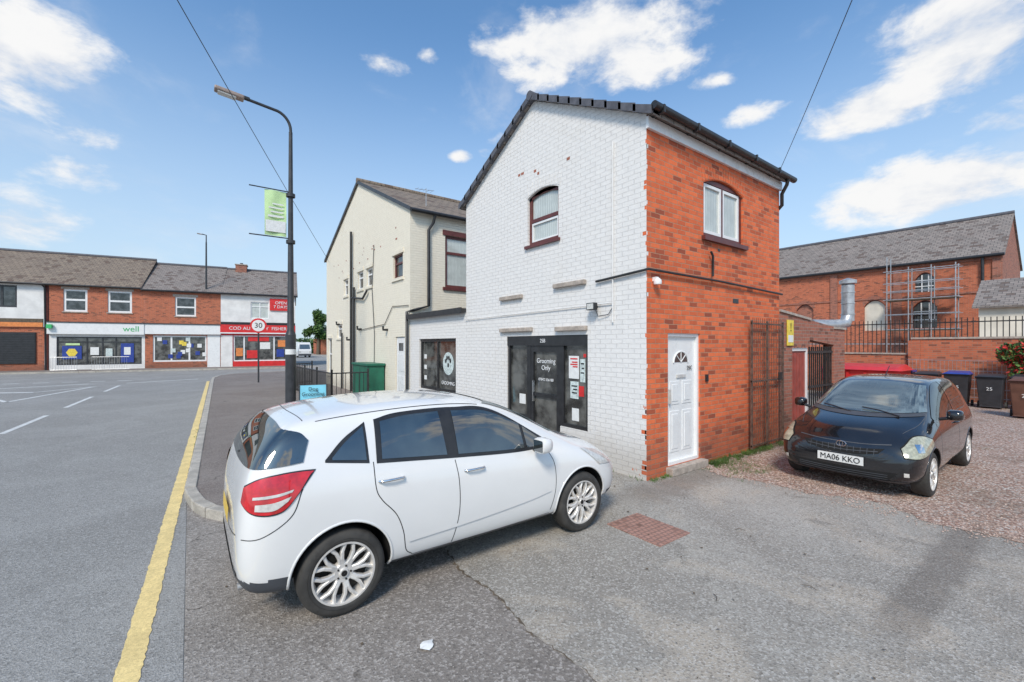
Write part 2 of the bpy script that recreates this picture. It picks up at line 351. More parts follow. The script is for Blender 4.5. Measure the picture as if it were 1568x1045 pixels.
sheet('vehicle_crossover','strip',[(-5.416,-60),(-3.5,-60),(-3.47,-6),(-3.52,-3),(-3.44,-2.1),(-3.49,-1.6),(-3.42,-1.1),(-3.46,-.6),(-3.39,-.2),(-3.43,.4),(-3.4,1.5),(-4.1,1.57),(-4.8,1.75),(-5.2,2.2),(-5.38,2.9),(-5.416,2.9)],.004)
tj=G('tar_joint'); P_=[(-3.5,-8),(-3.47,-6),(-3.52,-3),(-3.44,-2.1),(-3.49,-1.6),(-3.42,-1.1),(-3.46,-.6),(-3.39,-.2),(-3.43,.4),(-3.4,1.5)]
pts=[]
for (a,b) in zip(P_[:-1],P_[1:]):
    for i in range(14):
        t=i/14; pts.append((a[0]+(b[0]-a[0])*t+random.uniform(-.016,.016),a[1]+(b[1]-a[1])*t))
w0=.004
for a,b in zip(pts[:-1],pts[1:]):
    w1=max(.0005,random.uniform(-.003,.005)+(.010 if -1.7<b[1]<-.2 and random.random()<.5 else 0))
    tj.add('joint','bark',[(a[0]-w0,a[1],.008),(a[0]+w0,a[1],.008),(b[0]+w1,b[1],.008),(b[0]-w1,b[1],.008)],[(0,1,2,3)]); w0=w1
tj.done()
edge=[]; y=-30.
while y<-.05:
    edge.append((1.38+.16*math.sin(y*2.1)+.1*math.sin(y*5.3+1)+random.uniform(-.05,.05),y)); y+=.05 if y>-6 else .5
edge.append((1.5,-.0))
sheet('gravel','gravel',edge+[(40,-.0),(40,-30)],.004)
g=G('loose_stones')
for i in range(9000):
    if i<4200: x=1.3+abs(random.gauss(0,.8))-.25*random.random(); yy=-random.uniform(.02,6)
    elif i<5600: x=random.uniform(1.5,9); yy=-random.uniform(.02,6)
    elif i<6500: x=-3.45+random.gauss(0,.12); yy=random.uniform(-4,1.4)
    elif i<7700: x=random.uniform(-5.4,-3.5); yy=random.uniform(-4,1.4)
    else: x=random.uniform(-5.4,1.4); yy=random.uniform(-4,1.4)
    st=i<5600
    r=random.uniform(.004,.014) if st else random.uniform(.002,.006)
    a=random.random()*6.28; c,s_=math.cos(a),math.sin(a)
    V=[(x+r*c*random.uniform(.7,1.3),yy+r*s_,.006),(x-r*s_,yy+r*c,.006),(x-r*c,yy-r*s_*random.uniform(.7,1.3),.006),(x+r*s_,yy-r*c,.006),(x,yy,.006+r*random.uniform(.6,1.1))]
    g.add('stones' if st else 'chippings','stonebit' if st else 'stonegrey',V,[(0,1,4),(1,2,4),(2,3,4),(3,0,4)])
g.done()
sheet('pavement','pave',kerbline+[(0,18.6),(9,18.6),(9,31)]+far[::-1],.10)
def kerb(name,line,w=.13,h=.115,side=1,mat='kerb'):
    k=G(name)
    pts=[]
    for a,b in zip(line[:-1],line[1:]):
        L=math.dist(a,b); n=max(1,round(L/.9))
        for i in range(n): pts.append((a[0]+(b[0]-a[0])*i/n,a[1]+(b[1]-a[1])*i/n))
    pts.append(line[-1])
    for a,b in zip(pts[:-1],pts[1:]):
        d=Vector((b[0]-a[0],b[1]-a[1],0)); d.normalize(); n=Vector((-d.y,d.x,0))*side*w
        a_=Vector((a[0],a[1],0))+d*.006; b_=Vector((b[0],b[1],0))-d*.003; hh=h+random.uniform(-.004,.004)
        V=[a_+n*-.5,b_+n*-.5,b_+n*.5,a_+n*.5]; V=[v+Vector((0,0,-.02)) for v in V]+[v+Vector((0,0,hh)) for v in V]
        k.add('kerb_stones',mat,V,[(4,5,6,7),(0,1,5,4),(1,2,6,5),(2,3,7,6),(3,0,4,7)],bevel=.012)
    k.done()
kerb('kerb',far[::-1]+kerbline)
kerb('far_kerb',[(-60,fk(-60)),(2.6,fk(2.6))])
sheet('far_pavement','pave',[(-60,fk(-60)),(2.6,fk(2.6)),(3.1,fk(2.6)+4),(-60,fk(-60)+4)],.10)
rm=G('road_markings')
def strip(part,mat,a,b,w):
    d=Vector((b[0]-a[0],b[1]-a[1],0)).normalized(); n=Vector((-d.y,d.x,0))*w/2; a=Vector((*a,.008)); b=Vector((*b,.008))
    rm.add(part,mat,[a-n,a+n,b+n,b-n],[(0,1,2,3)])
yl=lambda y:-5.69+.0435*(y+.53)
y=-10.; l0=.066; r0=.066
while y<25:
    st=.04 if y<7 else .3
    l1=.066+random.uniform(-.007,.005); r1=.066+random.uniform(-.007,.005)
    rm.add('yellow_line','yline',[(yl(y)-l0,y,.008),(yl(y)+r0,y,.008),(yl(y+st)+r1,y+st,.008),(yl(y+st)-l1,y+st,.008)],[(0,1,2,3)])
    l0,r0=l1,r1; y+=st
for y0,y1 in ((-2,1.5),(4.5,8.2),(10.6-.0,13.7),(15.5,19.0),(21.2,24.5)):
    cx=lambda y:-8.77+.045*(y-10.6)
    strip('centre_dashes','wline',(cx(y0),y0),(cx(y1),y1),.12)
for a,b,w in [((-10.5,18.6),(-9.0,24.5),.14),((-10.5,18.6),(-12.6,23.5),.14),((-12.6,23.5),(-10.6,22.5),.3),((-10.6,22.5),(-9.0,24.5),.12),((-12.8,25.5),(-9.5,26.5),.2),((-15,22),(-13.6,25),.15),((-8,26),(-5,27.2),.2)]:
    strip('hatching','wline',a,b,w)
for i in range(7): strip('give_way','wline',(-8-i*1.1,28.2+.18*i),(-8-i*1.1-.6,28.3+.18*i),.2)
rm.done()
g=G('inspection_cover'); g.box('cover','pavers',-1.65,-1.12,-1.38,-.70,-.01,.009); g.done()
g=G('litter'); 
pp=site(-.556,2.89); V=[(pp.x+.06*math.cos(t)*random.uniform(.5,1.1),pp.y+.05*math.sin(t)*random.uniform(.6,1.1),.012+random.uniform(0,.012)) for t in [i*.628 for i in range(10)]]+[(pp.x,pp.y,.03)]
g.add('paper_scrap','paper',V,[(i,(i+1)%10,10) for i in range(10)])
for i in range(110):
    x=random.uniform(-5.3,1.2); yy=random.uniform(-3.2,1.4); r=random.uniform(.006,.022); a=random.random()*6
    g.add('dead_leaves','bark',[(x,yy,.012),(x+r*math.cos(a),yy+r*math.sin(a),.018),(x+r*1.6*math.cos(a+.6),yy+r*1.6*math.sin(a+.6),.012),(x+r*math.cos(a+1.2),yy+r*math.sin(a+1.2),.010)],[(0,1,2,3)])
for x,yy,a in ((-2.1,-2.2,.4),(-1.3,-2.6,1.3),(-.6,-1.7,2.0),(-4.4,-1.8,.9)): g.tube('twigs','bark',[(x,yy,.012),(x+.05*math.cos(a),yy+.05*math.sin(a),.02),(x+.10*math.cos(a+.3),yy+.10*math.sin(a+.3),.012)],.003,5)
g.done()
# ------------------------------------------------------------------ main two-storey house
H=G('brick_house'); Wf=Face(H,(0,0,0),(0,1,0),(1,0,0)); Bf=Face(H,(0,0,0),(1,0,0),(0,1,0))
D=5.19; Lx=4.39; EZ=5.38; RZ=6.78
Wf.wall('painted_wall','wbrick',0,D,0,EZ,[(1.175,1.855,.53,2.17),(1.855,2.80,.1,2.17),(2.80,3.5,.53,2.17),(1.9,2.8,3.94,4.98)])
gable(Wf,'painted_wall','wbrick',0,D,EZ,D/2,RZ-.05)
Wf.arch_fill('painted_wall','wbrick',1.9,2.8,4.88,4.98)
Bf.wall('brick_wall','brick',0,Lx,0,EZ,[(.53,1.43,.12,2.18),(1.53,2.88,3.82,4.86)])
Bf.arch_fill('brick_wall','brick',1.53,2.88,4.72,4.86)
Bf.arch_bricks('arch_bricks','brick',1.50,2.91,4.73,4.87,.21,17)
Face(H,(0,D,0),(1,0,0),(0,-1,0)).wall('rear_wall','wbrick',0,Lx,0,EZ)
e=Face(H,(Lx,0,0),(0,1,0),(-1,0,0)); e.wall('end_wall','brick3',0,D,0,EZ); gable(e,'end_wall','brick3',0,D,EZ,D/2,RZ-.05)
Wf.arch_bricks('stair_arch','wbrick',1.86,2.84,4.89,4.99,.20,13)
for (a,z,n) in ((3.0,5.42,2),(2.55,5.30,2),(1.70,5.20,1)):
    for i in range(n):
        aa=a+random.uniform(-.10,.10); zz=round((z+random.uniform(-.06,.06))/.075)*.075; Wf.box('spalled_bricks','stone' if i%2 else 'brick3',aa-random.uniform(.03,.06),aa+random.uniform(.02,.05),-.003,.01,zz+.012,zz+.062)
for i in range(34):
    z=round(random.uniform(.05,5.1)/.075)*.075; w=random.choice((.02,.04,.08))*random.uniform(.5,1.1)
    if z<1.5 or random.random()<.3: Wf.box('corner_quoins','brick',.001,w,-.0025,.01,z+.009,z+.066)
    else: Bf.box('paint_overlap','render',.001,w*.5,-.0025,.01,z+.009,z+.066)
# upper windows
Wf.window('stair_window',1.9,2.8,3.94,4.97,'maroon','glassc',(),(4.42,),t=.07,dep=.055)
for b in ((1.97,2.73,3.99+.02,4.04),(1.97,2.73,4.34,4.38),(1.97,2.0,4.04,4.34),(2.70,2.73,4.04,4.34)): Wf.box('stair_casement','upvc',b[0],b[1],.06,.088,b[2],b[3])
Wf.box('stair_window_sill','maroon',1.85,2.85,-.05,.055,3.885,3.938)
Bf.window('bedroom_window',1.53,2.88,3.82,4.83,'maroon','glassc',(),(),t=.075,dep=.04)
for a0,a1 in ((1.61,2.18),(2.23,2.80)):
    for b in ((a0,a0+.05,3.90,4.74),(a1-.05,a1,3.90,4.74),(a0+.05,a1-.05,3.90,3.95),(a0+.05,a1-.05,4.69,4.74)):
        Bf.box('bedroom_casement','upvc',b[0],b[1],.045,.09,b[2],b[3])
Bf.box('bedroom_window_mullion','maroon',2.181,2.229,.042,.09,3.895,4.75)
Bf.box('bedroom_window_sill','maroon',1.47,2.94,-.07,.05,3.745,3.817)
# white panel door
Bf.box('door_frame','upvc',.53,.58,.03,.10,.12,2.18); Bf.box('door_frame','upvc',1.38,1.43,.03,.10,.12,2.18); Bf.box('door_frame','upvc',.58,1.38,.03,.10,2.13,2.18); Bf.box('door_frame','upvc',.58,1.38,.02,.10,.12,.17)
Bf.quad('door_leaf','upvc',.58,1.38,.075,.17,2.13)
for a0,a1,z0,z1 in ((.68,.94,.30,.95),(1.02,1.28,.30,.95),(.68,.94,1.05,1.42),(1.02,1.28,1.05,1.42)):
    Bf.box('door_panels','upvc',a0,a1,.066,.08,z0,z1,bevel=.01)
    Bf.box('door_panels','upvc',a0+.05,a1-.05,.058,.07,z0+.05,z1-.05,bevel=.008)
V=[Bf.p(.98,.068,1.72)]+[Bf.p(.98+.19*math.cos(t),.068,1.72+.17*math.sin(t)) for t in [math.pi*i/12 for i in range(13)]]
H.add('door_fanlight','glass',V,[tuple(range(14))])
for t in (45,90,135):
    t=R(t); H.tube('fanlight_bars','upvc',[Bf.p(.98,.064,1.72),Bf.p(.98+.19*math.cos(t),.064,1.72+.17*math.sin(t))],.007,6)
H.tube('fanlight_rim','upvc',[Bf.p(.98+.2*math.cos(t),.066,1.71+.18*math.sin(t)) for t in [math.pi*i/12 for i in range(13)]],.012,6)
Bf.box('door_letterbox','alloy',.86,1.10,.055,.07,1.47,1.52); Bf.box('door_handle','alloy',.63,.65,.02,.07,1.08,1.30)
H.text('25C',.09,Bf.p(1.22,.06,1.62),(0,-1,0),'txt','house_number')
Bf.box('doorstep','stone',.48,1.48,-.12,.03,0,.115,bevel=.01)
Bf.box('doorbell','black',1.58,1.64,-.03,0,1.38,1.50)
# pipes, brackets
H.tube('wall_cable','render',[(-.03,5.19,2.60),(-.03,3.5,2.62),(-.03,.6,2.66)],.009,6)
H.tube('service_pipe','iron',[(-.04,.95,3.03),(-.04,.02,3.09),(-.03,-.05,3.10),(.02,-.05,3.10),(2.0,-.05,3.09),(4.4,-.05,3.03)],.020,8)
H.tube('conduit','render',[(-.03,.61,5.2),(-.03,.61,2.35)],.012,6)
H.tube('stub_pipe','iron',[(1.72,-.06,3.15),(1.72,-.06,3.50),(1.66,-.06,3.56)],.02,8)
for a0,a1,z in ((2.946,3.70,2.96),(1.20,1.99,3.05),(2.63,3.70,2.29),(1.175,1.94,2.27)):
    Wf.box('stone_corbels','stone',a0,a1,-.07,0,z-.03,z+.05,bevel=.012)
Wf.box('floodlight_body','black',.88,1.06,-.16,-.08,2.56,2.68,bevel=.01); Wf.box('floodlight_arm','black',.95,.99,-.08,0,2.60,2.64)
Wf.quad('floodlight_lens','lensw',.90,1.04,-.162,2.575,2.665)
H.tube('floodlight_cable','black',[(-.02,.97,2.56),(-.05,.9,2.46),(-.03,.7,2.48),(-.02,.61,2.6)],.007,6)
H.lathe('alarm_dome','upvc',[(0.001,.0),(.03,.0),(.055,-.03),(.06,-.06),(.055,-.09),(.001,-.1)],(.17,-.07,2.98),'z')
Bf.box('alarm_bracket','upvc',.14,.20,-.07,0,2.94,3.0)
Bf.box('vent_holes','black',1.98,2.06,-.005,0,3.62,3.66); Bf.box('vent_holes','brick3',2.5,2.7,-.006,0,2.75,2.83)
# shop front
for b in ((1.175,1.235,.53,2.17),(1.795,1.915,.53,2.17),(2.74,2.86,.53,2.17),(3.44,3.5,.53,2.17),(1.235,1.795,.53,.59),(2.86,3.44,.53,.59)):
    Wf.box('shopfront_frame','black',b[0],b[1],.03,.10,b[2],b[3])
Wf.box('shopfront_fascia','black',1.16,3.515,.01,.11,1.98,2.17)
Wf.box('shop_door_frame','black',1.915,1.99,.035,.10,.1,1.98); Wf.box('shop_door_frame','black',2.66,2.74,.035,.10,.1,1.98)
Wf.box('shop_door_frame','black',1.99,2.66,.035,.10,.1,.36); Wf.box('shop_door_frame','black',1.99,2.66,.035,.10,1.86,1.98); Wf.box('shop_door_frame','black',1.99,2.66,.033,.098,1.0,1.07)
Wf.quad('shop_glass','glassm',1.235,1.795,.075,.59,1.98); Wf.quad('shop_glass','glassm',1.99,2.66,.075,.36,1.86); Wf.quad('shop_glass','glassm',2.86,3.44,.075,.59,1.98)
Wf.box('shop_door_handle','chrome',2.62,2.64,-.01,.03,.9,1.3)
for a0,a1,z0,z1,m in ((1.30,1.42,1.35,1.75,'paperg'),(1.45,1.70,1.40,1.80,'paper'),(1.46,1.66,1.05,1.35,'paperg'),(1.33,1.45,1.10,1.28,'red'),(1.45,1.62,.66,.88,'paper'),(2.95,3.15,.8,1.0,'paper'),(1.28,1.34,1.78,1.84,'red')):
    Wf.box('posters_'+m,m,a0,a1,.066+random.uniform(0,.003),.072,z0,z1)
for a0,z0,w in ((1.48,1.74,.18),(1.48,1.68,.14),(1.48,1.64,.18),(1.48,1.60,.12),(1.49,1.26,.14),(1.49,1.2,.1),(1.49,1.14,.13),(1.32,1.66,.08),(1.32,1.58,.06),(1.32,1.5,.08)):
    Wf.box('poster_print' if a0!=1.48 else 'poster_print_red','txt' if a0!=1.48 else 'red',a0,a0+w,.0635,.0645,z0,z0+.022)
H.text('Grooming\nOnly',.13,Wf.p(2.32,.062,1.62),(-1,0,0),'txtw'); H.text('07842 556180',.075,Wf.p(2.32,.062,1.33),(-1,0,0),'txtw'); H.text('25B',.10,Wf.p(2.35,.005,2.07),(-1,0,0),'txtw')
# roof
ov=.16
H.slab('roof_slope_front','slate',[(-.06,-ov,EZ-.02),(Lx+.06,-ov,EZ-.02),(Lx+.06,D/2,RZ+.03),(-.06,D/2,RZ+.03)],.07)
H.slab('roof_slope_back','slate',[(-.06,D+ov,EZ-.02),(Lx+.06,D+ov,EZ-.02),(Lx+.06,D/2,RZ+.03),(-.06,D/2,RZ+.03)],.07)
for sd in (0,1):
    n=10
    for i in range(n):
        t0=i/n; t1=(i+1.10)/n
        def pt(t): 
            yy=-ov+(D/2+ov)*t; return (yy if sd==0 else D-yy, EZ-.02+(RZ+.05-EZ)*t)
        (ya,za),(yb,zb)=pt(t0),pt(min(t1,1.0)); 
        lift=.03
        V=[]
        for x in (-.12,.10):
            V+=[(x,ya,za-.06),(x,yb,zb-.075),(x,yb,zb+lift-.012),(x,ya,za+lift+.010)]
        H.add('verge_tiles','ridge',V,[(0,1,2,3),(4,5,6,7),(0,1,5,4),(1,2,6,5),(2,3,7,6),(3,0,4,7)],bevel=.012)
for i in range(10): H.tube('ridge_tiles','ridge',[(-.13+i*.46,D/2,RZ+.02),(-.13+i*.46+.44,D/2,RZ+.02)],.09,10)
Bf.box('fascia_board','upvc',-.02,Lx+.02,-.05,-.005,5.16,5.33)
H.tube('gutter','black',[(-.10,-.2,5.40),(4.6,-.2,5.37)],.058,12)
for x in (.05,.95,1.9,2.85,3.8): H.box('gutter_brackets','black',x,x+.04,-.265,-.05,5.32,5.43)
H.tube('downpipe','black',[(4.3,-.2,5.32),(4.3,-.18,5.22),(4.37,-.06,5.08),(4.37,-.06,4.85),(4.44,.1,4.75)],.035,10)
H.done()
g=G('iron_gate')
for x in (2.98,3.6,4.28): g.box('gate_frame','rust',x,x+.035,-.12,-.085,.06,2.45)
for z in (.1,1.3,2.38): g.box('gate_rails','rust',2.98,4.315,-.115,-.09,z,z+.03)
for i in range(17): g.tube('gate_bars','rust',[(3.04+i*.076,-.102,.06),(3.04+i*.076,-.102,2.5)],.005,6)
for j in range(15): g.tube('gate_mesh','rust',[(3.0,-.096,.15+j*.15),(4.3,-.096,.15+j*.15)],.003,4)
g.box('lock_box','iron',4.05,4.2,-.14,-.12,1.3,1.45); g.done()
# ------------------------------------------------------------------ extension
E=G('shop_extension'); f=Face(E,(0,0,0),(0,1,0),(1,0,0))
f.wall('front_wall','wbrick',D+.002,8.54,0,2.78,[(5.70,7.88,.74,2.16)])
f.window('display_window',5.70,7.88,.74,2.16,'black','glassm',(6.8,),(),t=.08,dep=.05)
for i in range(3): f.box('shelf_goods','paper',7.5+.05,7.7,.078,.083,1.0+i*.3,1.12+i*.3)
th=[2*math.pi*i/24 for i in range(24)]
E.add('paw_logo','paperg',[f.p(6.25+.3*math.cos(t),.078,1.5+.3*math.sin(t)) for t in th],[tuple(range(24))])
E.text('GROOMING',.13,f.p(6.25,.07,.98),(-1,0,0),'txtw')
for dx,dz in ((-.12,.08),(-.04,.15),(.06,.15),(.13,.07),(0,-.04)): E.add('paw_pads','black',[f.p(6.25+dx+.045*math.cos(t),.074,1.5+dz+.06*math.sin(t)) for t in th],[tuple(range(24))])
E.box('flat_roof','iron',-.12,4,D+.01,8.53,2.78,2.88)
E.box('roof_upstand','iron',-.14,-.121,D+.01,8.53,2.76,2.90)
E.box('rear_block','cbrick',3.9,4,D+.02,8.5,0,2.77)
E.done()
# ------------------------------------------------------------------ cream house behind
Y0,Y1=8.54,18.6; YM=(Y0+Y1)/2; EZ2=6.15; RZ2=8.45; X2=9.0
C=G('cream_painted_house'); f=Face(C,(0,0,0),(0,1,0),(1,0,0)); fs=Face(C,(0,Y0,0),(1,0,0),(0,1,0))
ow=[(9.1,9.9,4.14,4.9),(11.96,12.6,4.17,4.86),(13.0,13.66,4.17,4.86),(15.0,15.6,4.1,4.8),(15.9,16.7,2.3,2.9),(17.6,18.3,.6,2.3)]
f.wall('gable_wall','cbrick',Y0,Y1,0,EZ2,ow+[(8.94,9.72,.1,2.25)])
gable(f,'gable_wall','cbrick',Y0,Y1,EZ2,YM,RZ2-.04)
for i,(a,b,z0,z1) in enumerate(ow):
    f.window('gable_window_%d'%i,a,b,z0,z1,'upvc' if i else 'maroon','glass',(),((z0+z1)/2+.1,),t=.06)
    f.box('gable_sills','cbrick',a-.08,b+.08,-.05,0,z0-.09,z0-.002); f.box('gable_lintels','cbrick',a-.08,b+.08,-.03,0,z1+.002,z1+.14)
f.box('side_door','upvc',8.96,9.70,.04,.09,.12,2.23); f.box('side_door_panels','upvc',9.08,9.58,.03,.045,.3,1.0,bevel=.01); f.box('side_door_panels','upvc',9.08,9.58,.03,.045,1.15,1.7,bevel=.01)
f.box('side_door_light','glass',9.15,9.5,.034,.05,1.8,2.05)
for a,z0,z1 in ((14.27,.1,6.6),(13.9,.1,4.3)): C.tube('soil_pipe','iron',[(-.09,a,z0),(-.09,a,z1)],.05,8)
C.tube('soil_pipe','iron',[(-.09,14.2,3.9),(-.09,12.8,3.75),(-.09,12.3,4.0)],.04,8)
C.tube('soil_pipe','iron',[(-.09,15.6,.1),(-.09,15.6,2.5)],.04,8)
C.tube('wall_cable','black',[(-.03,11.7,5.6),(-.03,11.9,4.0),(-.03,11.65,2.4),(-.03,11.7,.5)],.012,5)
C.tube('wall_cable','black',[(-.03,8.6,3.2),(-.03,9.9,3.25),(-.03,10.6,2.7),(-.03,13.5,2.55)],.012,5)
for a,z in ((13.2,2.6),(14.6,2.2),(16.2,2.9),(10.4,2.5)): C.tube('extract_flues','iron',[(-.0,a,z),(-.16,a,z),(-.16,a,z+.12)],.04,8)
for i in range(22):
    a=random.uniform(9,17.5); z=random.uniform(4.9,6.0); C.box('spalled_bricks','brick3',-.004,.01,a,a+random.uniform(.03,.10),z,z+.05)
fs.wall('side_wall','cbrick',0,X2,0,EZ2,[(1.19,2.45,3.84,5.5),(4.5,5.7,3.84,5.5)])
fs.window('landing_window',1.19,2.45,3.84,5.5,'maroon','glassc',(),(4.95,),t=.08,dep=.04); fs.window('rear_window',4.5,5.7,3.84,5.5,'maroon','glassc',(),(4.95,),t=.08)
fs.box('window_heads','maroon',1.1,2.55,-.03,0,5.5,5.66); fs.box('window_heads','maroon',1.1,2.55,-.06,.04,3.74,3.838)
C.tube('downpipe','black',[(.75,Y0-.2,6.05),(.72,Y0-.12,5.8),(.58,Y0-.07,5.55),(.58,Y0-.07,3.2),(.1,Y0-.07,3.05),(-.08,Y0+.05,3.0),(-.08,Y0+.05,.1)],.045,10)
C.tube('gutter','black',[(-.05,Y0-.2,6.06),(X2,Y0-.2,6.06)],.06,10)
Face(C,(0,Y1,0),(1,0,0),(0,-1,0)).wall('far_wall','cbrick',0,X2,0,EZ2)
e=Face(C,(X2,0,0),(0,1,0),(-1,0,0)); e.wall('end_wall','brick3',Y0,Y1,0,EZ2); gable(e,'end_wall','brick3',Y0,Y1,EZ2,YM,RZ2-.04)
for ya in (Y0-.18,Y1+.18):
    C.slab('roof_slope','tile',[(-.05,ya,EZ2-.03),(X2+.1,ya,EZ2-.03),(X2+.1,YM,RZ2+.03),(-.05,YM,RZ2+.03)],.08)
    V=[]
    for x in (-.075,-.055): V+=[(x,ya,EZ2-.13),(x,YM,RZ2-.08),(x,YM,RZ2+.05),(x,ya,EZ2-.01)]
    C.add('bargeboard','polegrey',V,[(0,1,2,3),(4,5,6,7),(0,1,5,4),(1,2,6,5),(2,3,7,6),(3,0,4,7)])
for i in range(19): C.tube('ridge_tiles','tile',[(-.08+i*.48,YM,RZ2+.04),(-.08+i*.48+.46,YM,RZ2+.04)],.11,8)
C.tube('aerial_mast','steel',[(1.0,Y0+1.0,6.55),(1.0,Y0+1.0,7.25)],.012,5); C.tube('aerial_boom','steel',[(.6,Y0+1.0,7.15),(1.3,Y0+1.0,7.22)],.008,5)
for k in range(5): C.tube('aerial_rods','steel',[(.68+k*.13,Y0+.88,7.17),(.68+k*.13,Y0+1.12,7.17)],.005,4)
C.done()
# ------------------------------------------------------------------ side yard wall, red door, gate
g=G('yard_wall'); f=Face(g,(0,0,0),(1,0,0),(0,1,0))
f.wall('wall','brick3',4.395,8.2,0,2.38,[(5.02,5.96,0,1.95),(5.96,7.45,0,2.38)],.22)
g.add('wall','brick3',[(4.395,0,2.38),(5.96,0,2.38),(5.96,0,2.55),(4.395,0,2.68)],[(0,1,2,3)])
g.box('wall_back','brick3',4.395,5.02,.18,.23,0,2.6); g.box('wall_back','brick3',7.45,8.2,.18,.23,0,2.4); 
g.slab('coping','stone',[(4.395,-.03,2.73),(5.98,-.03,2.60),(5.98,.25,2.60),(4.395,.25,2.73)],.05); g.slab('coping','stone',[(7.43,-.03,2.44),(8.23,-.03,2.43),(8.23,.25,2.43),(7.43,.25,2.44)],.05)
g.slab('lintel_course','brick3',[(5.96,.0,2.56),(7.45,.0,2.44),(7.45,.22,2.44),(5.96,.22,2.56)],.45)
g.box('door_frame','upvc',5.04,5.10,.04,.12,0,1.93); g.box('door_frame','upvc',5.88,5.94,.04,.12,0,1.93); g.box('door_frame','upvc',5.10,5.88,.04,.12,1.86,1.93)
g.box('red_door','reddoor',5.10,5.88,.07,.11,.03,1.86)
for i in range(5): g.box('door_boards','reddoor',5.12+i*.15,5.12+i*.15+.13,.062,.07,.08,1.8)
g.done()
g=G('yard_gate')
for i in range(12): g.box('bars','iron',6.02+i*.12,6.045+i*.12,.02,.045,.05,1.95)
for z in (.15,1.0,1.8): g.box('rails','iron',6.0,7.42,.015,.05,z,z+.05)
g.done()
g=G('warning_sign'); g.box('board','yellow',4.72,5.02,-.03,-.012,1.98,2.52); g.box('board_white','paper',4.75,4.99,-.034,-.03,2.05,2.2); g.text('!',.25,(4.87,-.036,2.36),(0,-1,0),'txt'); g.done()
g=G('brick_outhouse'); f=Face(g,(5.2,2.6,0),(1,0,0),(0,1,0)); f.wall('wall','brick2',0,4.4,0,3.4,[(2.6,3.4,2.2,2.9)]); f.window('window',2.6,3.4,2.2,2.9)
Face(g,(5.2,2.6,0),(0,1,0),(1,0,0)).wall('wall_end','brick2',0,4,0,3.4); Face(g,(9.6,2.6,0),(0,1,0),(-1,0,0)).wall('wall_end','brick2',0,4,0,3.4)
g.box('flat_roof','render',5.0,9.8,2.4,6.8,3.4,3.62); g.box('flat_roof_edge','polegrey',4.98,9.82,2.38,2.399,3.56,3.66)
# flue rising from the outhouse corner
a=site(10.75,14.0); ax_,ay_=a.x,a.y
g.tube('flue_duct','steel',[(ax_,ay_,2.75),(ax_,ay_,3.9)],.17,20); g.tube('flue_elbow','steel',[(ax_-1.2,ay_+.6,2.62),(ax_-.45,ay_+.2,2.62),(ax_-.1,ay_+.04,2.68),(ax_,ay_,2.95)],.17,20)
for z in (2.95,3.3,3.65): g.lathe('flue_bands','steel',[(.17,0),(.185,0),(.185,.04),(.17,.04)],(ax_,ay_,z),'z')
g.lathe('flue_cowl','steel',[(.17,-.03),(.23,.0),(.23,.10),(.02,.18)],(ax_,ay_,3.95),'z')
g.done()
# ------------------------------------------------------------------ boundary wall, bins
g=G('boundary_wall')
g.box('wall_low','brick2',16.5,16.72,.35,7,0,1.62); g.box('wall_high','brick2',16.5,16.72,-14,.348,0,2.2)
g.box('coping','stone',16.46,16.76,.37,7,1.622,1.68); g.box('coping','stone',16.46,16.76,-14,.36,2.202,2.27)
g.box('buttress','brick2',16.36,16.497,.1,.42,0,2.15)
g.done()
g=G('palisade_railings')
for i in range(150):
    y=-14+i*.14
    z0=2.27 if y<.36 else 1.68
    g.box('pales','iron',16.6,16.612,y,y+.025,z0,2.95)
g.box('rails','iron',16.612,16.63,-14,7,2.78,2.82); g.box('rails_low','steel',16.612,16.63,.4,7,2.0,2.05)
g.done()
g=G('mesh_fence')
for i in range(90):
    y=-9+i*.105; g.tube('wires','steel',[(16.1,y,.1),(16.1,y,1.45)],.006,4)
for z in (.2,.5,.8,1.1,1.45): g.tube('wires','steel',[(16.1,-9,z),(16.1,.4,z)],.007,4)
g.done()
def bin_(x,y,mat,lidmat,h=1.05):
    g=G('wheelie_bin')
    b=[(-.24,-.23),(.24,-.23),(.24,.23),(-.24,.23)]; t=[(-.34,-.29),(.30,-.29),(.30,.29),(-.34,.29)]
    V=[(x+a,y+c,.06) for a,c in b]+[(x+a,y+c,h-.09) for a,c in t]
    g.add('body',mat,V,[(0,1,2,3),(4,5,6,7),(0,1,5,4),(1,2,6,5),(2,3,7,6),(3,0,4,7)],bevel=.02)
    g.box('rim',mat,x-.365,x+.32,y-.31,y+.31,h-.10,h-.06,bevel=.01)
    V=[(x-.38,y-.31,h-.055),(x+.34,y-.31,h-.055),(x+.34,y+.31,h-.055),(x-.38,y+.31,h-.055),(x-.30,y-.25,h-.01),(x+.28,y-.25,h+.03),(x+.28,y+.25,h+.03),(x-.30,y+.25,h-.01)]
    g.add('lid',lidmat,V,[(0,1,2,3),(4,5,6,7),(0,1,5,4),(1,2,6,5),(2,3,7,6),(3,0,4,7)],bevel=.015)
    g.tube('handle',mat,[(x+.36,y-.25,h-.08),(x+.36,y+.25,h-.08)],.02,8)
    for s_ in (-1,1): g.lathe('wheels','rubber',[(0,0),(.1,0),(.1,.05),(0,.05)],(x+.24,y+s_*.27,.1),'y',s_,16)
    g.text('25',.14,(x-.345,y,.62),(-1,0,-.12),'txtw')
    g.done()
bin_(15.2,-.35,'binblack','binblack'); bin_(15.0,-1.1,'binblack','navy',1.10); bin_(14.9,-1.85,'binblack','binblack'); bin_(15.2,-2.55,'binblack','binblack'); bin_(12.9,-2.72,'binbrown','binbrown',1.08)
g=G('waste_container')
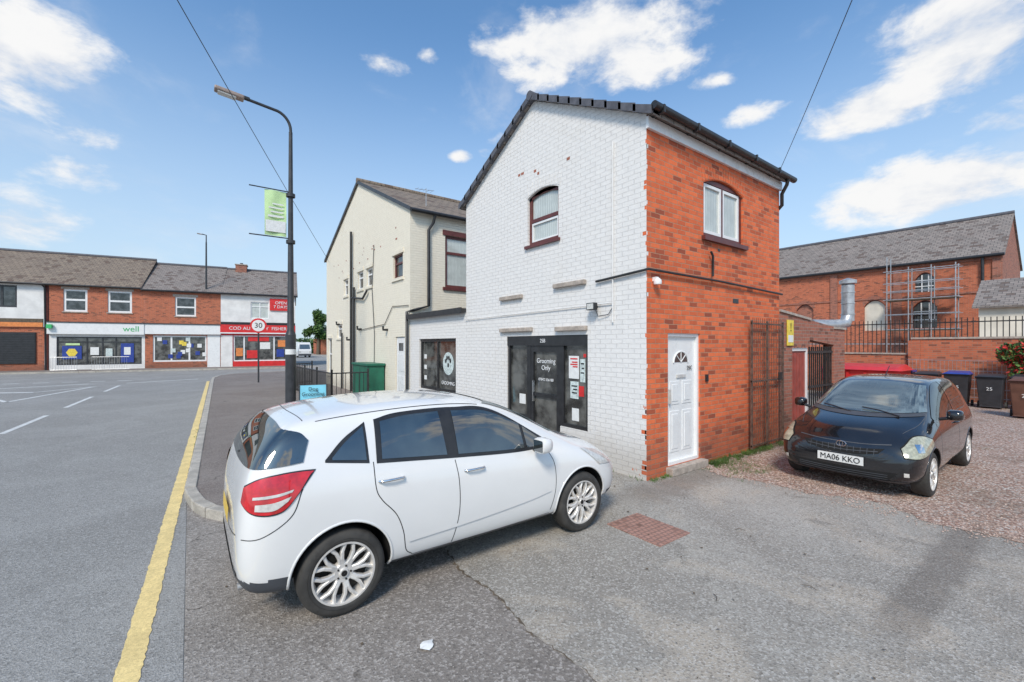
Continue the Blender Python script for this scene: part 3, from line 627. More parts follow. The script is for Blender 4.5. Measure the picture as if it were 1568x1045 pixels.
V=[(13.9,.2,.15),(15.1,.2,.15),(15.1,2.3,.15),(13.9,2.3,.15),(13.75,.1,1.1),(15.25,.1,1.1),(15.25,2.4,1.1),(13.75,2.4,1.1)]
g.add('body','red',V,[(0,1,2,3),(4,5,6,7),(0,1,5,4),(1,2,6,5),(2,3,7,6),(3,0,4,7)],bevel=.03)
V=[(13.7,.05,1.11),(15.3,.05,1.11),(15.3,2.45,1.11),(13.7,2.45,1.11),(13.95,.2,1.22),(15.1,.2,1.3),(15.1,2.3,1.3),(13.95,2.3,1.22)]
g.add('lid','red',V,[(0,1,2,3),(4,5,6,7),(0,1,5,4),(1,2,6,5),(2,3,7,6),(3,0,4,7)],bevel=.03)
for yy in (.5,1.0,1.5,2.0): g.box('ribs','red',13.72,13.8,yy,yy+.08,.3,1.05)
g.done()
g=G('waste_bin'); g.box('body','binblack',15.3,15.9,.12,.78,.1,1.0,bevel=.03); g.box('lid','navy',15.26,15.94,.08,.82,1.0,1.08,bevel=.02); g.done()
# ------------------------------------------------------------------ warehouse on the right
g=G('brick_warehouse'); f=Face(g,(33.96,0,0),(0,1,0),(1,0,0)); ya,yb=-.32,18
ops=[(2.65,3.65,5.5,6.8),(2.55,3.75,3.1,4.95),(5.2,6.4,3.0,5.2),(9.6,10.8,3.0,5.2),(12.6,13.8,3.0,5.2)]
f.wall('wall','brick2',ya,yb,0,7.5,ops,.2)
for (a,b,z0,z1) in ops:
    f.arch_fill('wall','brick2',a,b,z1-.45,z1,hd=.12)
    f.quad('window_glass' if a<4 else 'boarded_opening_%d'%int(a),'glass' if a<4 else 'cream' if a<6 else 'brick3',a,b,.16,z0,z1)
    f.arch_bricks('arch_bricks','brick3',a-.05,b+.05,z1-.44,z1+.01,.3,9)
    if a<4:
        for k in (.33,.66): f.box('glazing_bars','upvc',a+(b-a)*k-.03,a+(b-a)*k+.03,.1,.15,z0,z1-.15)
        for k in (.3,.6): f.box('glazing_bars','upvc',a,b,.09,.14,z0+(z1-z0)*k-.03,z0+(z1-z0)*k+.03)
f.box('eaves_course','brick3',ya,yb,-.1,0,7.2,7.48); f.box('string_course','brick3',ya,yb,-.06,0,5.2,5.32)
f.box('pilaster','brick3',4.3,4.75,-.1,0,0,7.2); f.box('pilaster','brick3',8.0,8.45,-.1,0,0,7.2); f.box('pilaster','brick3',-.32,.1,-.1,0,0,7.2)
e=Face(g,(33.96,ya,0),(1,0,0),(0,1,0)); e.wall('gable_wall','brick3',0,9,0,7.5); gable(e,'gable_wall','brick3',0,9,7.5,4.5,10.6)
for xa in (33.7,43.2): g.slab('roof_slope','slate',[(xa,ya-.1,7.45),(xa,yb,7.45),(38.46,yb,10.72),(38.46,ya-.1,10.72)],.12)
g.tube('gutter','black',[(33.66,ya-.1,7.42),(33.66,yb,7.42)],.09,8); g.tube('downpipe','black',[(33.8,.5,7.4),(33.8,.5,5.9),(33.8,.2,5.5),(33.8,.2,3)],.08,8)
g.tube('ridge','ridge',[(38.46,ya-.1,10.74),(38.46,yb,10.74)],.14,8)
g.done()
g=G('scaffolding')
for y in (1.5,2.6,3.7,4.8):
    for x in (32.6,33.5): g.tube('standards','steel',[(x,y,0),(x,y,7.9 if y>4 else 7.1)],.03,6)
for z in (3.0,4.0,5.0,5.55,6.1,6.9):
    for x in (32.6,33.5): g.tube('ledgers','steel',[(x,1.3,z),(x,5.0,z)],.025,6)
for y in (1.5,2.6,3.7,4.8):
    for z in (3,5,6.9): g.tube('transoms','steel',[(32.4,y,z),(33.7,y,z)],.025,6)
g.box('boards','bark',32.6,33.5,1.4,4.9,4.92,4.97); g.box('boards','bark',32.6,33.5,1.4,4.9,2.92,2.97); g.done()
g=G('white_cottage'); f=Face(g,(26.5,0,0),(0,1,0),(1,0,0)); f.wall('wall','cream',-8,-.2,0,3.95,[(-4,-3,2.0,3.2)]); f.window('window',-4,-3,2.0,3.2)
Face(g,(26.5,-.2,0),(1,0,0),(0,-1,0)).wall('end_wall','cream',0,5,0,3.95); g.add('end_gable','cream',[(26.5,-.2,3.95),(31.5,-.2,3.95),(29,-.2,5.3)],[(0,1,2)])
for xa in (26.2,31.8): g.slab('roof_slope','slate',[(xa,-8.2,3.9),(xa,0,3.9),(29,0,5.45),(29,-8.2,5.45)],.1)
g.done()
# ------------------------------------------------------------------ shops across the junction
MS=Matrix.Translation((2.28,40,0))@Matrix.Rotation(-math.atan2(.161,.987),4,'Z')
def shopf(name): g=G(name,MS); return g,Face(g,(0,0,0),(1,0,0),(0,1,0))
def roof(g,x0,x1,ez,rz,mat,d=9):
    g.slab('roof_front',mat,[(x0,-.25,ez),(x1,-.25,ez),(x1,d/2,rz),(x0,d/2,rz)],.12); g.slab('roof_back',mat,[(x0,d+.2,ez),(x1,d+.2,ez),(x1,d/2,rz),(x0,d/2,rz)],.12)
    g.tube('ridge','ridge',[(x0,d/2,rz+.02),(x1,d/2,rz+.02)],.12,8); g.tube('gutter','black',[(x0,-.3,ez-.03),(x1,-.3,ez-.03)],.07,8)
g,f=shopf('takeaway_shop')
f.wall('wall','render',-5.6,.1,3.72,6.35,[(-3.4,-2.0,4.3,5.75)]); f.window('upper_window',-3.4,-2.0,4.3,5.75,'upvc','glassc',(-2.7,),(5.35,),t=.08)
f.wall('ground_wall','red',-5.6,.1,0,2.95,[(-4.7,-.5,.55,2.8)]); f.window('shop_window',-4.7,-.5,.55,2.8,'upvc','glassm',(-3.9,-1.6,),(),t=.1)
f.box('fascia','red',-5.62,.12,-.22,0,2.952,3.718); f.box('fascia_band','upvc',-5.62,.12,-.23,-.22,2.95,3.05); g.text('COD ALMIGHTY  FISHERS',.40,(-2.7,-.24,3.40),(0,-1,0),'txtw')
f.box('wall_sign','red',-1.93,-.2,-.12,-.02,5.05,6.1); g.text('OPEN\n7 DAYS',.36,(-1.05,-.14,5.55),(0,-1,0),'txtw')
for a,b,z0,z1,m in ((-4.5,-4.0,1.0,1.7,'orange'),(-3.7,-2.9,.8,1.5,'red'),(-2.7,-1.9,1.6,2.2,'paper'),(-1.4,-.8,.9,1.6,'navy'),(-3.6,-2.0,2.3,2.7,'red'),(-1.3,-.6,1.8,2.4,'orange')): f.box('posters_'+m,m,a,b,.05,.06,z0,z1)
f.box('sign_board_band','black',-5.6,.1,-.06,0,3.72,3.95); f.box('stall_riser','render',-5.6,-4.75,-.03,0,0,2.8)
roof(g,-5.6,.3,6.4,9.15,'slate')
e=Face(g,(.1,0,0),(0,1,0),(-1,0,0)); e.wall('end_wall','cream',0,9,0,6.35); gable(e,'end_wall','cream',0,9,6.35,4.5,9.05)
g.box('chimney','brick3',-4.9,-4.0,4.0,5.0,8.6,9.55); g.box('chimney_cap','stone',-4.96,-3.94,3.94,5.06,9.55,9.63); g.tube('chimney_pot','ridge',[(-4.45,4.5,9.6),(-4.45,4.5,9.8)],.13,8)
g.done()
g,f=shopf('convenience_shop')
f.wall('wall','brick2',-10.7,-5.602,3.65,6.35,[(-8.75,-7.34,4.35,5.95)]); f.window('upper_window',-8.75,-7.34,4.35,5.95,'upvc','glass',(),(5.1,),t=.12,sill='stone'); f.box('lintel','stone',-8.9,-7.2,-.03,0,5.952,6.15)
f.wall('ground_wall','brick2',-10.7,-5.602,0,2.85,[(-10.2,-6.6,.6,2.75)]); f.window('shop_window',-10.2,-6.6,.6,2.75,'upvc','glassm',(-9,-7.8),(),t=.12)
f.box('fascia','upvc',-10.69,-5.61,-.2,0,2.852,3.648); f.box('fascia_edge','polegrey',-10.69,-5.61,-.26,0,3.649,3.72)
for i in range(16):
    a=-10.0+random.random()*3.1; z=.8+random.random()*1.5; m=random.choice(['navy','paper','paper','yellow','paperg']); f.box('posters_'+m,m,a,a+.3,.03+.001*i,.05,z,z+.32)
f.box('white_panel','upvc',-6.55,-5.65,-.03,0,0,2.8)
roof(g,-10.9,-5.602,6.4,9.2,'slate'); g.done()
g,f=shopf('pharmacy')
f.wall('wall','brick2',-16.3,-10.702,3.65,6.45,[(-15.52,-14.16,4.5,6.2),(-12.98,-11.51,4.5,6.2)])
for a,b in ((-15.52,-14.16),(-12.98,-11.51)): f.window('upper_window',a,b,4.5,6.2,'upvc','glass',(),(5.4,),t=.14,sill='stone'); f.box('lintels','stone',a-.12,b+.12,-.03,0,6.202,6.38)
f.box('fascia','upvc',-16.35,-10.705,-.25,0,2.80,3.648); f.box('fascia_edge','polegrey',-16.35,-10.705,-.3,0,3.649,3.72); g.text('well',.62,(-11.5,-.26,3.22),(0,-1,0),'txtg')
f.box('cross_sign','txtg',-16.3,-16.0,-.5,-.3,3.2,3.5)
f.wall('ground_wall','render',-16.3,-10.702,0,2.79,[(-15.9,-10.9,.45,2.6)]); f.window('shop_window',-15.9,-10.9,.45,2.6,'polegrey','glassm',(-14.2,-13.3,-12.5),(2.2,),t=.08)
for a,b,z0,z1,m in ((-15.6,-14.5,.9,1.9,'navy'),(-12.2,-11.4,.6,2.1,'navy'),(-14.0,-13.5,1.2,1.8,'paper'),(-15.4,-14.6,1.95,2.1,'lime'),(-12.0,-11.6,1.2,1.8,'paper'),(-13.1,-12.7,1.1,1.7,'paperg')): f.box('posters_'+m,m,a,b,.03 if m=='navy' else .02,.05,z0,z1)
V=[f.p(-15.05+.33*math.cos(R(60*i)),.015,1.4+.33*math.sin(R(60*i))) for i in range(6)]; g.add('hexagon_sign','yellow',V,[tuple(range(6))])
roof(g,-17,-10.9,6.5,9.5,'tile'); g.done()
g,f=shopf('shuttered_shop')
f.wall('wall','render',-30,-16.56,3.9,6.5,[(-19.6,-18.0,4.7,6.3)]); f.window('upper_window',-19.6,-18.0,4.7,6.3,'polegrey','glass',(-18.8,),(),t=.12)
f.wall('ground_wall','brick2',-30,-16.56,0,3.3); f.box('fascia','orange',-30,-16.6,-.15,0,3.302,3.62); f.box('fascia_lower','bark',-30,-16.6,-.12,0,3.622,3.9)
f.box('roller_shutter','black',-20.5,-17.0,-.08,-.003,.6,2.9)
for i in range(18): f.box('shutter_slats','polegrey',-20.45,-17.05,-.095,-.08,.65+i*.125,.70+i*.125)
f.box('door_recess','maroon',-16.56,-16.302,.1,.15,0,6.4); roof(g,-30,-17.0,6.5,9.5,'tile')
g.tube('downpipe','black',[(-16.6,-.2,6.4),(-16.5,-.1,6.2),(-16.45,-.08,.1)],.06,8); g.done()
g=G('guard_rail',MS)
for a,b in ((-15.3,-13.9),(-13.1,-11.0)):
    n=int((b-a)/.14)
    for i in range(n+1): g.tube('bars','steel',[(a+i*.14,-2.7,.1),(a+i*.14,-2.7,1.1)],.008,5)
    for z in (.2,1.1): g.tube('rails','steel',[(a,-2.7,z),(b,-2.7,z)],.025,6)
g.done()
# ------------------------------------------------------------------ street furniture
def lamp(base,armdir,h,arm,r,bann=False,small=False):
    g=G('street_lamp'); b=Vector(base); d=Vector(armdir).normalized()
    g.tube('column','polegrey',[b,b+Vector((0,0,2.2))],[r*1.75,r*1.75],14); g.tube('column_taper','polegrey',[b+Vector((0,0,2.2)),b+Vector((0,0,2.35)),b+Vector((0,0,h*.55)),b+Vector((0,0,h-.6))],[r*1.75,r*1.15,r*.9,r*.62],14)
    pts=[b+Vector((0,0,h-.62))]
    if small: pts+=[b+Vector((0,0,h)),b+d*.3+Vector((0,0,h+.05))]
    else:
        for i in range(9):
            t=i/8*math.pi/2; pts.append(b+d*(.45*(1-math.cos(t)))+Vector((0,0,h-.55+.5*math.sin(t))))
        pts.append(b+d*arm+Vector((0,0,h+.05)))
    g.tube('bracket_arm','polegrey',pts,r*.5,10)
    e=pts[-1]; rot=Matrix((( d.x,-d.y,0),(d.y,d.x,0),(0,0,1)))@Matrix.Rotation(R(-6),3,'Y')
    k=.55 if small else 1
    g.obox('lantern','lampgrey',e+d*.28*k,(.72*k,.28*k,.11*k),rot,bevel=.03); g.obox('lantern_bowl','lensw',e+d*.34*k-Vector((0,0,.07*k)),(.45*k,.22*k,.05*k),rot,bevel=.02)
    g.obox('lantern_neck','polegrey',e+d*(-.12)*k,(.2*k,.12*k,.09*k),rot,bevel=.02)
    if bann:
        for z in (6.56,5.14):
            g.tube('banner_arms','polegrey',[b+Vector((0,0,z)),b+d*1.1+Vector((0,0,z+.0))],.018,8)
            g.lathe('banner_clamps','polegrey',[(r*1.2,0),(r*1.5,0),(r*1.5,.1),(r*1.2,.1)],(b.x,b.y,z-.05),'z')
        n=Vector((-d.y,d.x,0)); 
        V=[];F=[]
        for i in range(9):
            for j in range(9):
                V.append(b+d*(.12+.58*i/8)+n*(.02*math.sin(i*.9+j*.5))+Vector((0,0,5.17+1.36*j/8)))
        for i in range(8):
            for j in range(8): F.append((i*9+j,(i+1)*9+j,(i+1)*9+j+1,i*9+j+1))
        g.add('banner','lime',V,F,True)
        for z0,z1,a0,a1 in ((5.72,5.78,.2,.62),(5.28,5.62,.14,.68),(5.86,5.9,.2,.55),(5.98,6.02,.2,.6),(6.1,6.14,.2,.5)):
            for sg in (-1,1): g.add('banner_print','paper',[b+d*a+n*.03*sg+Vector((0,0,z)) for a,z in ((a0,z0),(a1,z0),(a1,z1),(a0,z1))],[(0,1,2,3)])
        g.lathe('column_label','paper',[(r*1.76,0),(r*1.77,.0),(r*1.77,.16),(r*1.76,.16)],(b.x,b.y,1.7),'z')
    g.done()
p=site(-6.78,13.4); lamp((p.x,p.y,.1),(-1,0,0),9.0,1.3,.085,True)
p=site(-26.0,37.2); lamp((p.x,p.y,.1),(-1,-.0,0),11.2,1,.09,False,True)
def speed(pos,hh):
    g=G('speed_limit_sign'); p=Vector(pos); n=(site(0,0)-p); n.z=0; n.normalize(); n=(n+Vector((-.15,-.5,0))).normalized()
    g.tube('post','polegrey',[p,p+Vector((0,0,hh+.35))],.04,10)
    rot=Matrix(((-n.y,0,n.x),(n.x,0,n.y),(0,1,0)))
    for part,m,r,o in (('ring','red',.37,.05),('face','upvc',.285,.056)):
        V=[p+Vector((0,0,hh))+n*o+rot@Vector((r*math.cos(t),r*math.sin(t),0)) for t in [2*math.pi*i/40 for i in range(40)]]
        V+= [v-n*.01 for v in V]; g.add(part,m,V,[tuple(range(40)),tuple(range(40,80))]+[(i,(i+1)%40,(i+1)%40+40,i+40) for i in range(40)])
    g.text('30',.36,p+Vector((0,0,hh))+n*.06,n,'txt'); g.done()
p=site(-12.75,22); speed((p.x,p.y,.1),2.85)
g=G('pavement_railings')
def rail(a,b):
    a=Vector((*a,.1)); b=Vector((*b,.1)); L=(b-a).length; n=int(L/.13)
    for i in range(n+1):
        q=a.lerp(b,i/n); g.tube('bars','iron',[q,q+Vector((0,0,.98))],.011,5)
    m=max(1,int(L/1.9))
    for i in range(m+1):
        q=a.lerp(b,i/m); g.tube('posts','iron',[q,q+Vector((0,0,1.12))],.035,8)
    for z in (.12,1.0): g.tube('rails','iron',[a+Vector((0,0,z)),b+Vector((0,0,z))],.022,6)
rail((-1.83,18.2),(-1.83,10.3)); rail((-1.83,10.3),(-.7,10.3)); rail((-1.83,18.2),(-.6,18.9)); g.done()
g=G('utility_cabinet'); g.box('body','green',-.62,-.04,10.6,12.2,.1,1.28,bevel=.02); g.box('lid','green',-.66,-.02,10.55,12.25,1.28,1.36,bevel=.015); g.box('door_seam','iron',-.625,-.62,11.39,11.41,.2,1.22); g.done()
g=G('a_board_sign'); p=site(-5.0,11.0)
d=(site(0,0)-p); d.z=0; d.normalize(); s_=Vector((-d.y,d.x,0))
for sg,m in ((1,'blue'),(-1,'blue')):
    V=[]
    for k,z in ((.25,.1),(.04,.98)): 
        for a in (-.3,.3): V.append(p+s_*a+d*k*sg+Vector((0,0,z)))
    V+=[v-d*.02*sg for v in V]; g.add('panel',m,V,[(0,1,3,2),(4,5,7,6),(0,1,5,4),(2,3,7,6),(0,2,6,4),(1,3,7,5)])
    for a in (-.31,.31): g.tube('frame','polegrey',[p+s_*a+d*.26*sg+Vector((0,0,.1)),p+s_*a+d*.04*sg+Vector((0,0,1.0))],.015,6)
g.text('Dog\nGrooming',.125,p+d*.118+Vector((0,0,.83)),(d+Vector((0,0,.24))),'txt'); g.done()
# overhead wires
def wire(name,a,b,sag,r,parent):
    pts=[Vector(a).lerp(Vector(b),i/24)-Vector((0,0,sag*4*(i/24)*(1-i/24))) for i in range(25)]
    parent.tube(name,'iron',pts,r,5)
g=G('overhead_cable'); a=site(-9.0,21.3,6.2); b=site(-4.4,.2,9.65); wire('cable',a,b,.12,.009,g); g.done()
g=G('overhead_cable'); a=site(5.45,8.95,5.5); b=site(2.0,.35,6.6); wire('cable',a,b,.12,.005,g); g.done()
g=G('telegraph_pole'); b=site(2.0,.35,0); b2=Vector((b.x-1,b.y-9,0)); g.tube('pole','bark',[b2,b2+Vector((0,0,7.5))],[.14,.1],10); g.tube('cable','iron',[site(2.0,.35,6.6),b2+Vector((0,0,7.3))],.005,5); g.done()
# ------------------------------------------------------------------ vegetation
def leaves(g,part,mat,blobs,n,size):
    V=[];F=[]
    for i in range(n):
        c,r=random.choice(blobs); u=Vector((random.gauss(0,1),random.gauss(0,1),random.gauss(0,1))).normalized()*random.random()**.4
        p=Vector((c[0]+u.x*r[0],c[1]+u.y*r[1],c[2]+u.z*r[2]))
        a=Vector((random.gauss(0,1),random.gauss(0,1),random.gauss(0,1))).normalized(); b=a.orthogonal().normalized()
        s=size*random.uniform(.5,1.4); o=len(V); V+=[p-a*s,p+b*s*.6,p+a*s,p-b*s*.6]; F.append((o,o+1,o+2,o+3))
    g.add(part,mat,V,F)
def tree(pos,h,w):
    g=G('tree'); p=Vector(pos); g.tube('trunk','bark',[p,p+Vector((.1,0,h*.3)),p+Vector((0,.1,h*.6))],[h*.04,h*.03,h*.015],8)
    for k in range(6):
        a=k*1.05; g.tube('limbs','bark',[p+Vector((0,0,h*(.28+.05*k))),p+Vector((math.cos(a)*w*.4,math.sin(a)*w*.4,h*(.45+.06*k)))],[h*.015,h*.005],6)
    bl=[]
    for k in range(16):
        a=random.random()*6.28; rr=random.random()*w*.5; z=h*random.uniform(.35,.92); q=1-abs(z/h-.55)
        bl.append(((p.x+rr*q*math.cos(a),p.y+rr*q*math.sin(a),z),(w*.2,w*.2,h*.1)))
    leaves(g,'foliage_dark','leafd',bl,1500,h*.028); leaves(g,'foliage_light','leafl',bl,2600,h*.024); g.done()
for X,Y,h,w in ((-39,88,9.5,4.5),(-37,92,6.2,7),(-34.5,95,5.4,8),(-31,90,5,7),(-40,96,6,6)):
    q=site(X,Y); tree((q.x,q.y,0),h,w)
g=G('hedge'); bl=[]
for i in range(26):
    q=site(-52+i*1.5,98); bl.append(((q.x,q.y,1.8),(2,2,1.8)))
leaves(g,'foliage_dark','leafd',bl,4000,.35); leaves(g,'foliage_light','leafl',bl,4500,.3); g.done()
g=G('distant_house'); q=site(-33,84); 
g.box('wall','brick2',q.x-2,q.x+9,q.y+6,q.y+13,0,3.2); g.slab('roof','tile',[(q.x-2.3,q.y+5.7,3.2),(q.x+9.3,q.y+5.7,3.2),(q.x+9.3,q.y+9.5,5.6),(q.x-2.3,q.y+9.5,5.6)],.1)
for i in range(4): g.box('windows','glass',q.x-1+i*2.6,q.x+.4+i*2.6,q.y+5.98,q.y+5.99,1,2.3)
g.done()
g=G('parked_van'); q=site(-32.4,68); x,y=q.x,q.y
prof=[(-1,0.35),(-1,1.1),(-.92,1.25),(-.75,2.0),(-.6,2.35),(3.6,2.4),(3.75,2.2),(3.75,.4)]
V=[(x+s*(1 if z<1.6 else .88),y+a,z) for s in (-.95,.95) for a,z in prof]; n=len(prof)
g.add('body','wpaint',V,[tuple(range(n)),tuple(range(n,2*n))]+[(i,(i+1)%n,(i+1)%n+n,i+n) for i in range(n)],bevel=.08)
g.add('windscreen','carglass',[(x-.75,y-.93,1.32),(x+.75,y-.93,1.32),(x+.68,y-.77,2.02),(x-.68,y-.77,2.02)],[(0,1,2,3)])
g.box('bumper','plastic',x-.9,x+.9,y-1.08,y-.9,.3,.6,bevel=.04); g.box('headlamps','lensw',x-.88,x-.6,y-1.03,y-.98,.8,1.0); g.box('headlamps','lensw',x+.6,x+.88,y-1.03,y-.98,.8,1.0)
for sx in (-.85,.85):
    for yy in (0,3): g.tube('wheels','rubber',[(x+sx-.1,y+yy,.33),(x+sx+.1,y+yy,.33)],.33,20)
g.done()
g=G('flowering_shrub'); bl=[((15.85,-2.45,1.2),(.3,.35,.7)),((15.8,-2.6,1.8),(.35,.4,.4)),((15.8,-2.15,1.7),(.25,.3,.35))]
g.tube('stems','bark',[(15.85,-2.4,0),(15.8,-2.5,1.4)],.03,6); leaves(g,'foliage','leafl',bl,1300,.06); leaves(g,'foliage_dark','leafd',bl,800,.06); leaves(g,'flowers','flower',bl,900,.06); g.done()
g=G('weeds')
V=[];F=[]
def tuft(x,y,n,h,z=0):
    for i in range(n):
        a=random.random()*6.28; r=random.random()*.06; bx=x+r*math.cos(a); by=y+r*math.sin(a); l=h*random.uniform(.4,1); w=.005
        o=len(V); V.extend([(bx-w,by,z),(bx+w,by,z),(bx+l*.5*math.cos(a),by+l*.5*math.sin(a),z+l)]); F.append((o,o+1,o+2))
for i in range(150): tuft(random.uniform(1.5,4.4),-random.uniform(.02,.22),14,.10)
for i in range(130): tuft(random.gauss(1.8,.3),-random.uniform(.1,.9),8,.05)
for i in range(150): tuft(random.uniform(1.3,4),-random.uniform(3.4,5.5),9,.05)
for i in range(50): tuft(-.05-random.random()*.06,random.uniform(0,5),10,.07,.02)
for i in range(20): tuft(random.uniform(.02,.5),-.04-random.random()*.04,8,.06,0)
for i in range(14): tuft(-5.25+random.uniform(-.05,.05),random.uniform(2.2,9),8,.05,.02)
g.add('blades','leafl',V,F); g.done()
# ------------------------------------------------------------------ cars
def cr(pts,n):
    P=[Vector(p) for p in pts]
    if len(P)==2: return [P[0].lerp(P[1],i/n) for i in range(n+1)]
    P=[P[0]*2-P[1]]+P+[P[-1]*2-P[-2]]; out=[]; m=len(P)-3
    for i in range(n+1):
        t=i/n*m; k=min(int(t),m-1); t-=k; a,b,c,d=P[k:k+4]
        out.append(.5*((2*b)+(c-a)*t+(2*a-5*b+4*c-d)*t*t+(3*b-a-3*c+d)*t**3))
    return out
class Car(G):
    def build(s,S,ax,rw,RA,paint,dark_below=None):
        s.ax=ax; s.rw=rw
        V=[];F=[]; s.W=max(q[1] for q in S)
        for (x,w,zb,zs,ws,zr,wr,zt) in S:
            h=[(0,zb),(.55*w,zb),(.88*w,zb+.015),(.965*w,zb+.10),(w*.995,zb+(zs-zb)*.38),(w,zb+(zs-zb)*.62),(w*.985,zb+(zs-zb)*.86),(ws,zs),
               (ws*.72+wr*.28+.006,zs*.7+zr*.3),(ws*.34+wr*.66+.012,zs*.3+zr*.7),(wr,zr),(.80*wr,zr+(zt-zr)*.62),(.42*wr,zt-(zt-zr)*.12),(0,zt)]
            ring=[(x,-a,z) for a,z in h]+[(x,a,z) for a,z in h[-2:0:-1]]
            V+=ring
        n=26
        for i in range(len(S)-1):
            for k in range(n): F.append((i*n+k,i*n+(k+1)%n,(i+1)*n+(k+1)%n,(i+1)*n+k))
        F+=[tuple(range(n-1,-1,-1)),tuple(range((len(S)-1)*n,len(S)*n))]
        me=bpy.data.meshes.new('body'); me.from_pydata(V,[],F); me.update()
        bm=bmesh.new(); bm.from_mesh(me); bmesh.ops.recalc_face_normals(bm,faces=bm.faces); bm.to_mesh(me); bm.free()
        o=bpy.data.objects.new('tmpbody',me); sc.collection.objects.link(o)
        m=o.modifiers.new('s','SUBSURF'); m.levels=3; m.render_levels=3
        dg=bpy.context.evaluated_depsgraph_get(); dg.update()
        ev=o.evaluated_get(dg); em=bpy.data.meshes.new_from_object(ev)
        s.bvh=BVHTree.FromPolygons([v.co.copy() for v in em.vertices],[tuple(p.vertices) for p in em.polygons])
        cut=[]
        for a in ax:
            for sd in (-1,1):
                V=[];F=[];N=72
                for yy in (.52*sd,1.2*sd):
                    for k in range(N): t=2*math.pi*k/N; V.append((a+RA*math.cos(t),yy,rw+.015+RA*math.sin(t)))
                F=[(k,(k+1)%N,(k+1)%N+N,k+N) for k in range(N)]+[tuple(range(N)),tuple(range(N,2*N))]
                cm=bpy.data.meshes.new('c'); cm.from_pydata(V,[],F); bm=bmesh.new(); bm.from_mesh(cm); bmesh.ops.recalc_face_normals(bm,faces=bm.faces); bm.to_mesh(cm); bm.free()
                co=bpy.data.objects.new('cut',cm); sc.collection.objects.link(co); cut.append(co)
                b=o.modifiers.new('b','BOOLEAN'); b.object=co; b.operation='DIFFERENCE'; b.solver='EXACT'
        dg.update(); ev=o.evaluated_get(bpy.context.evaluated_depsgraph_get()); bmh=bpy.data.meshes.new_from_object(ev)
        for c in cut+[o]: bpy.data.objects.remove(c,do_unlink=True)
        bmh.materials.clear(); 
        for k in (paint,'well','plastic'): bmh.materials.append(M[k])
        for p in bmh.polygons:
            c=p.center; p.use_smooth=True; p.material_index=0
            for a in ax:
                d=math.hypot(c.x-a,c.z-rw-.015)
                if abs(c.y)<s.W+.02 and (d<RA-.004 or (d<RA+.012 and abs(p.normal.y)<.5 and abs(c.z)<.9 and abs(c.y)>.5 and (Vector((c.x-a,0,c.z-rw-.015)).normalized().dot(p.normal)<-.7))): p.material_index=1
            if p.material_index==0:
                if p.normal.z<-.6 and c.z<.35: p.material_index=2
                if dark_below and dark_below(c): p.material_index=2
        try: bmh.set_sharp_from_angle(angle=R(40))
        except Exception: pass
        bmh.name=s.name+'_bodyshell'; calc_uv(bmh)
        ob=bpy.data.objects.new('bodyshell',bmh); sc.collection.objects.link(ob); ob.parent=s.e
        for a in ax:
            for sg in (-1,1):
                pts=[]
                for k in range(33):
                    t=R(-12)+R(204)*k/32; x=a+(RA+.006)*math.cos(t); z=rw+.015+(RA+.006)*math.sin(t)
                    h=s.hit((x,0,z),(0,-sg,0))
                    if h and z>.2: pts.append(h[0]-Vector((0,sg*.004,0)))
                if len(pts)>5: s.tube('arch_lips',paint,pts,.011,8)
    def hit(s,p,d):
        d=Vector(d).normalized(); h=s.bvh.ray_cast(Vector(p)-d*6,d)
        if h[0] is None: return None
        n=h[1]
        if n.dot(d)>0: n=-n
        return h[0],n
    def patch(s,part,mat,bot,top,d,off=.004,n=20,m=8,both=False):
        for sg in ((1,-1) if both else (1,)):
            fl=lambda v: Vector((v[0],v[1]*sg,v[2]))
            B=cr([fl(v) for v in bot],n); T=cr([fl(v) for v in top],n); dd=fl(d); V=[];ok=[];F=[]
            for i in range(n+1):
                for j in range(m+1):
                    h=s.hit(B[i].lerp(T[i],j/m),dd); ok.append(h is not None); V.append(h[0]+h[1]*off if h else Vector((0,0,0)))
            for i in range(n):
                for j in range(m):
                    q=(i*(m+1)+j,(i+1)*(m+1)+j,(i+1)*(m+1)+j+1,i*(m+1)+j+1)
                    if all(ok[k] for k in q): F.append(q)
            s.add(part,mat,V,F,True)
    def seam(s,part,mat,pts,d,w=.007,off=.0015,both=False,n=30):
        P=cr(pts,n); dd=Vector(d).normalized(); b=[];t=[]
        for i,p in enumerate(P):
            tg=(P[min(i+1,n)]-P[max(i-1,0)]).normalized(); q=tg.cross(dd).normalized()*w/2; b.append(p-q); t.append(p+q)
        s.patch(part,mat,b,t,d,off,n,1,both)
    def wheel(s,cx,sg,spokes,out):
        r=s.rw; cy=sg*out; c=(cx,cy,r)
        s.lathe('tyres','rubber',[(r*.70,.02),(r*.73,.004),(r*.78,.0),(r*.88,.0),(r*.95,.012),(r*.985,.03),(r,.05),(r,.15),(r*.96,.185),(r*.7,.19)],c,'y',-sg,64)
        s.lathe('tyre_lettering_ring','discm',[(r*.80,-.001),(r*.805,-.002),(r*.81,-.001)],c,'y',-sg,64)
        s.lathe('rims','alloy',[(r*.725,.012),(r*.72,.002),(r*.68,.002),(r*.665,.02),(r*.63,.05),(r*.60,.14)],c,'y',-sg,64)
        s.lathe('brake_discs','discm',[(r*.62,.10),(.001,.10)],c,'y',-sg,32); s.lathe('brake_discs','discm',[(r*.45,.085),(.05,.085)],c,'y',-sg,32)
        s.lathe('hub_caps','alloy',[(.001,.010),(.03,.010),(.034,.016),(.036,.04)],c,'y',-sg,24); s.lathe('hub_plates','alloy',[(.034,.024),(.066,.020),(.078,.034),(.08,.07)],c,'y',-sg,32)
        s.lathe('hub_badges','txt',[(.001,.007),(.022,.0075)],c,'y',-sg,20)
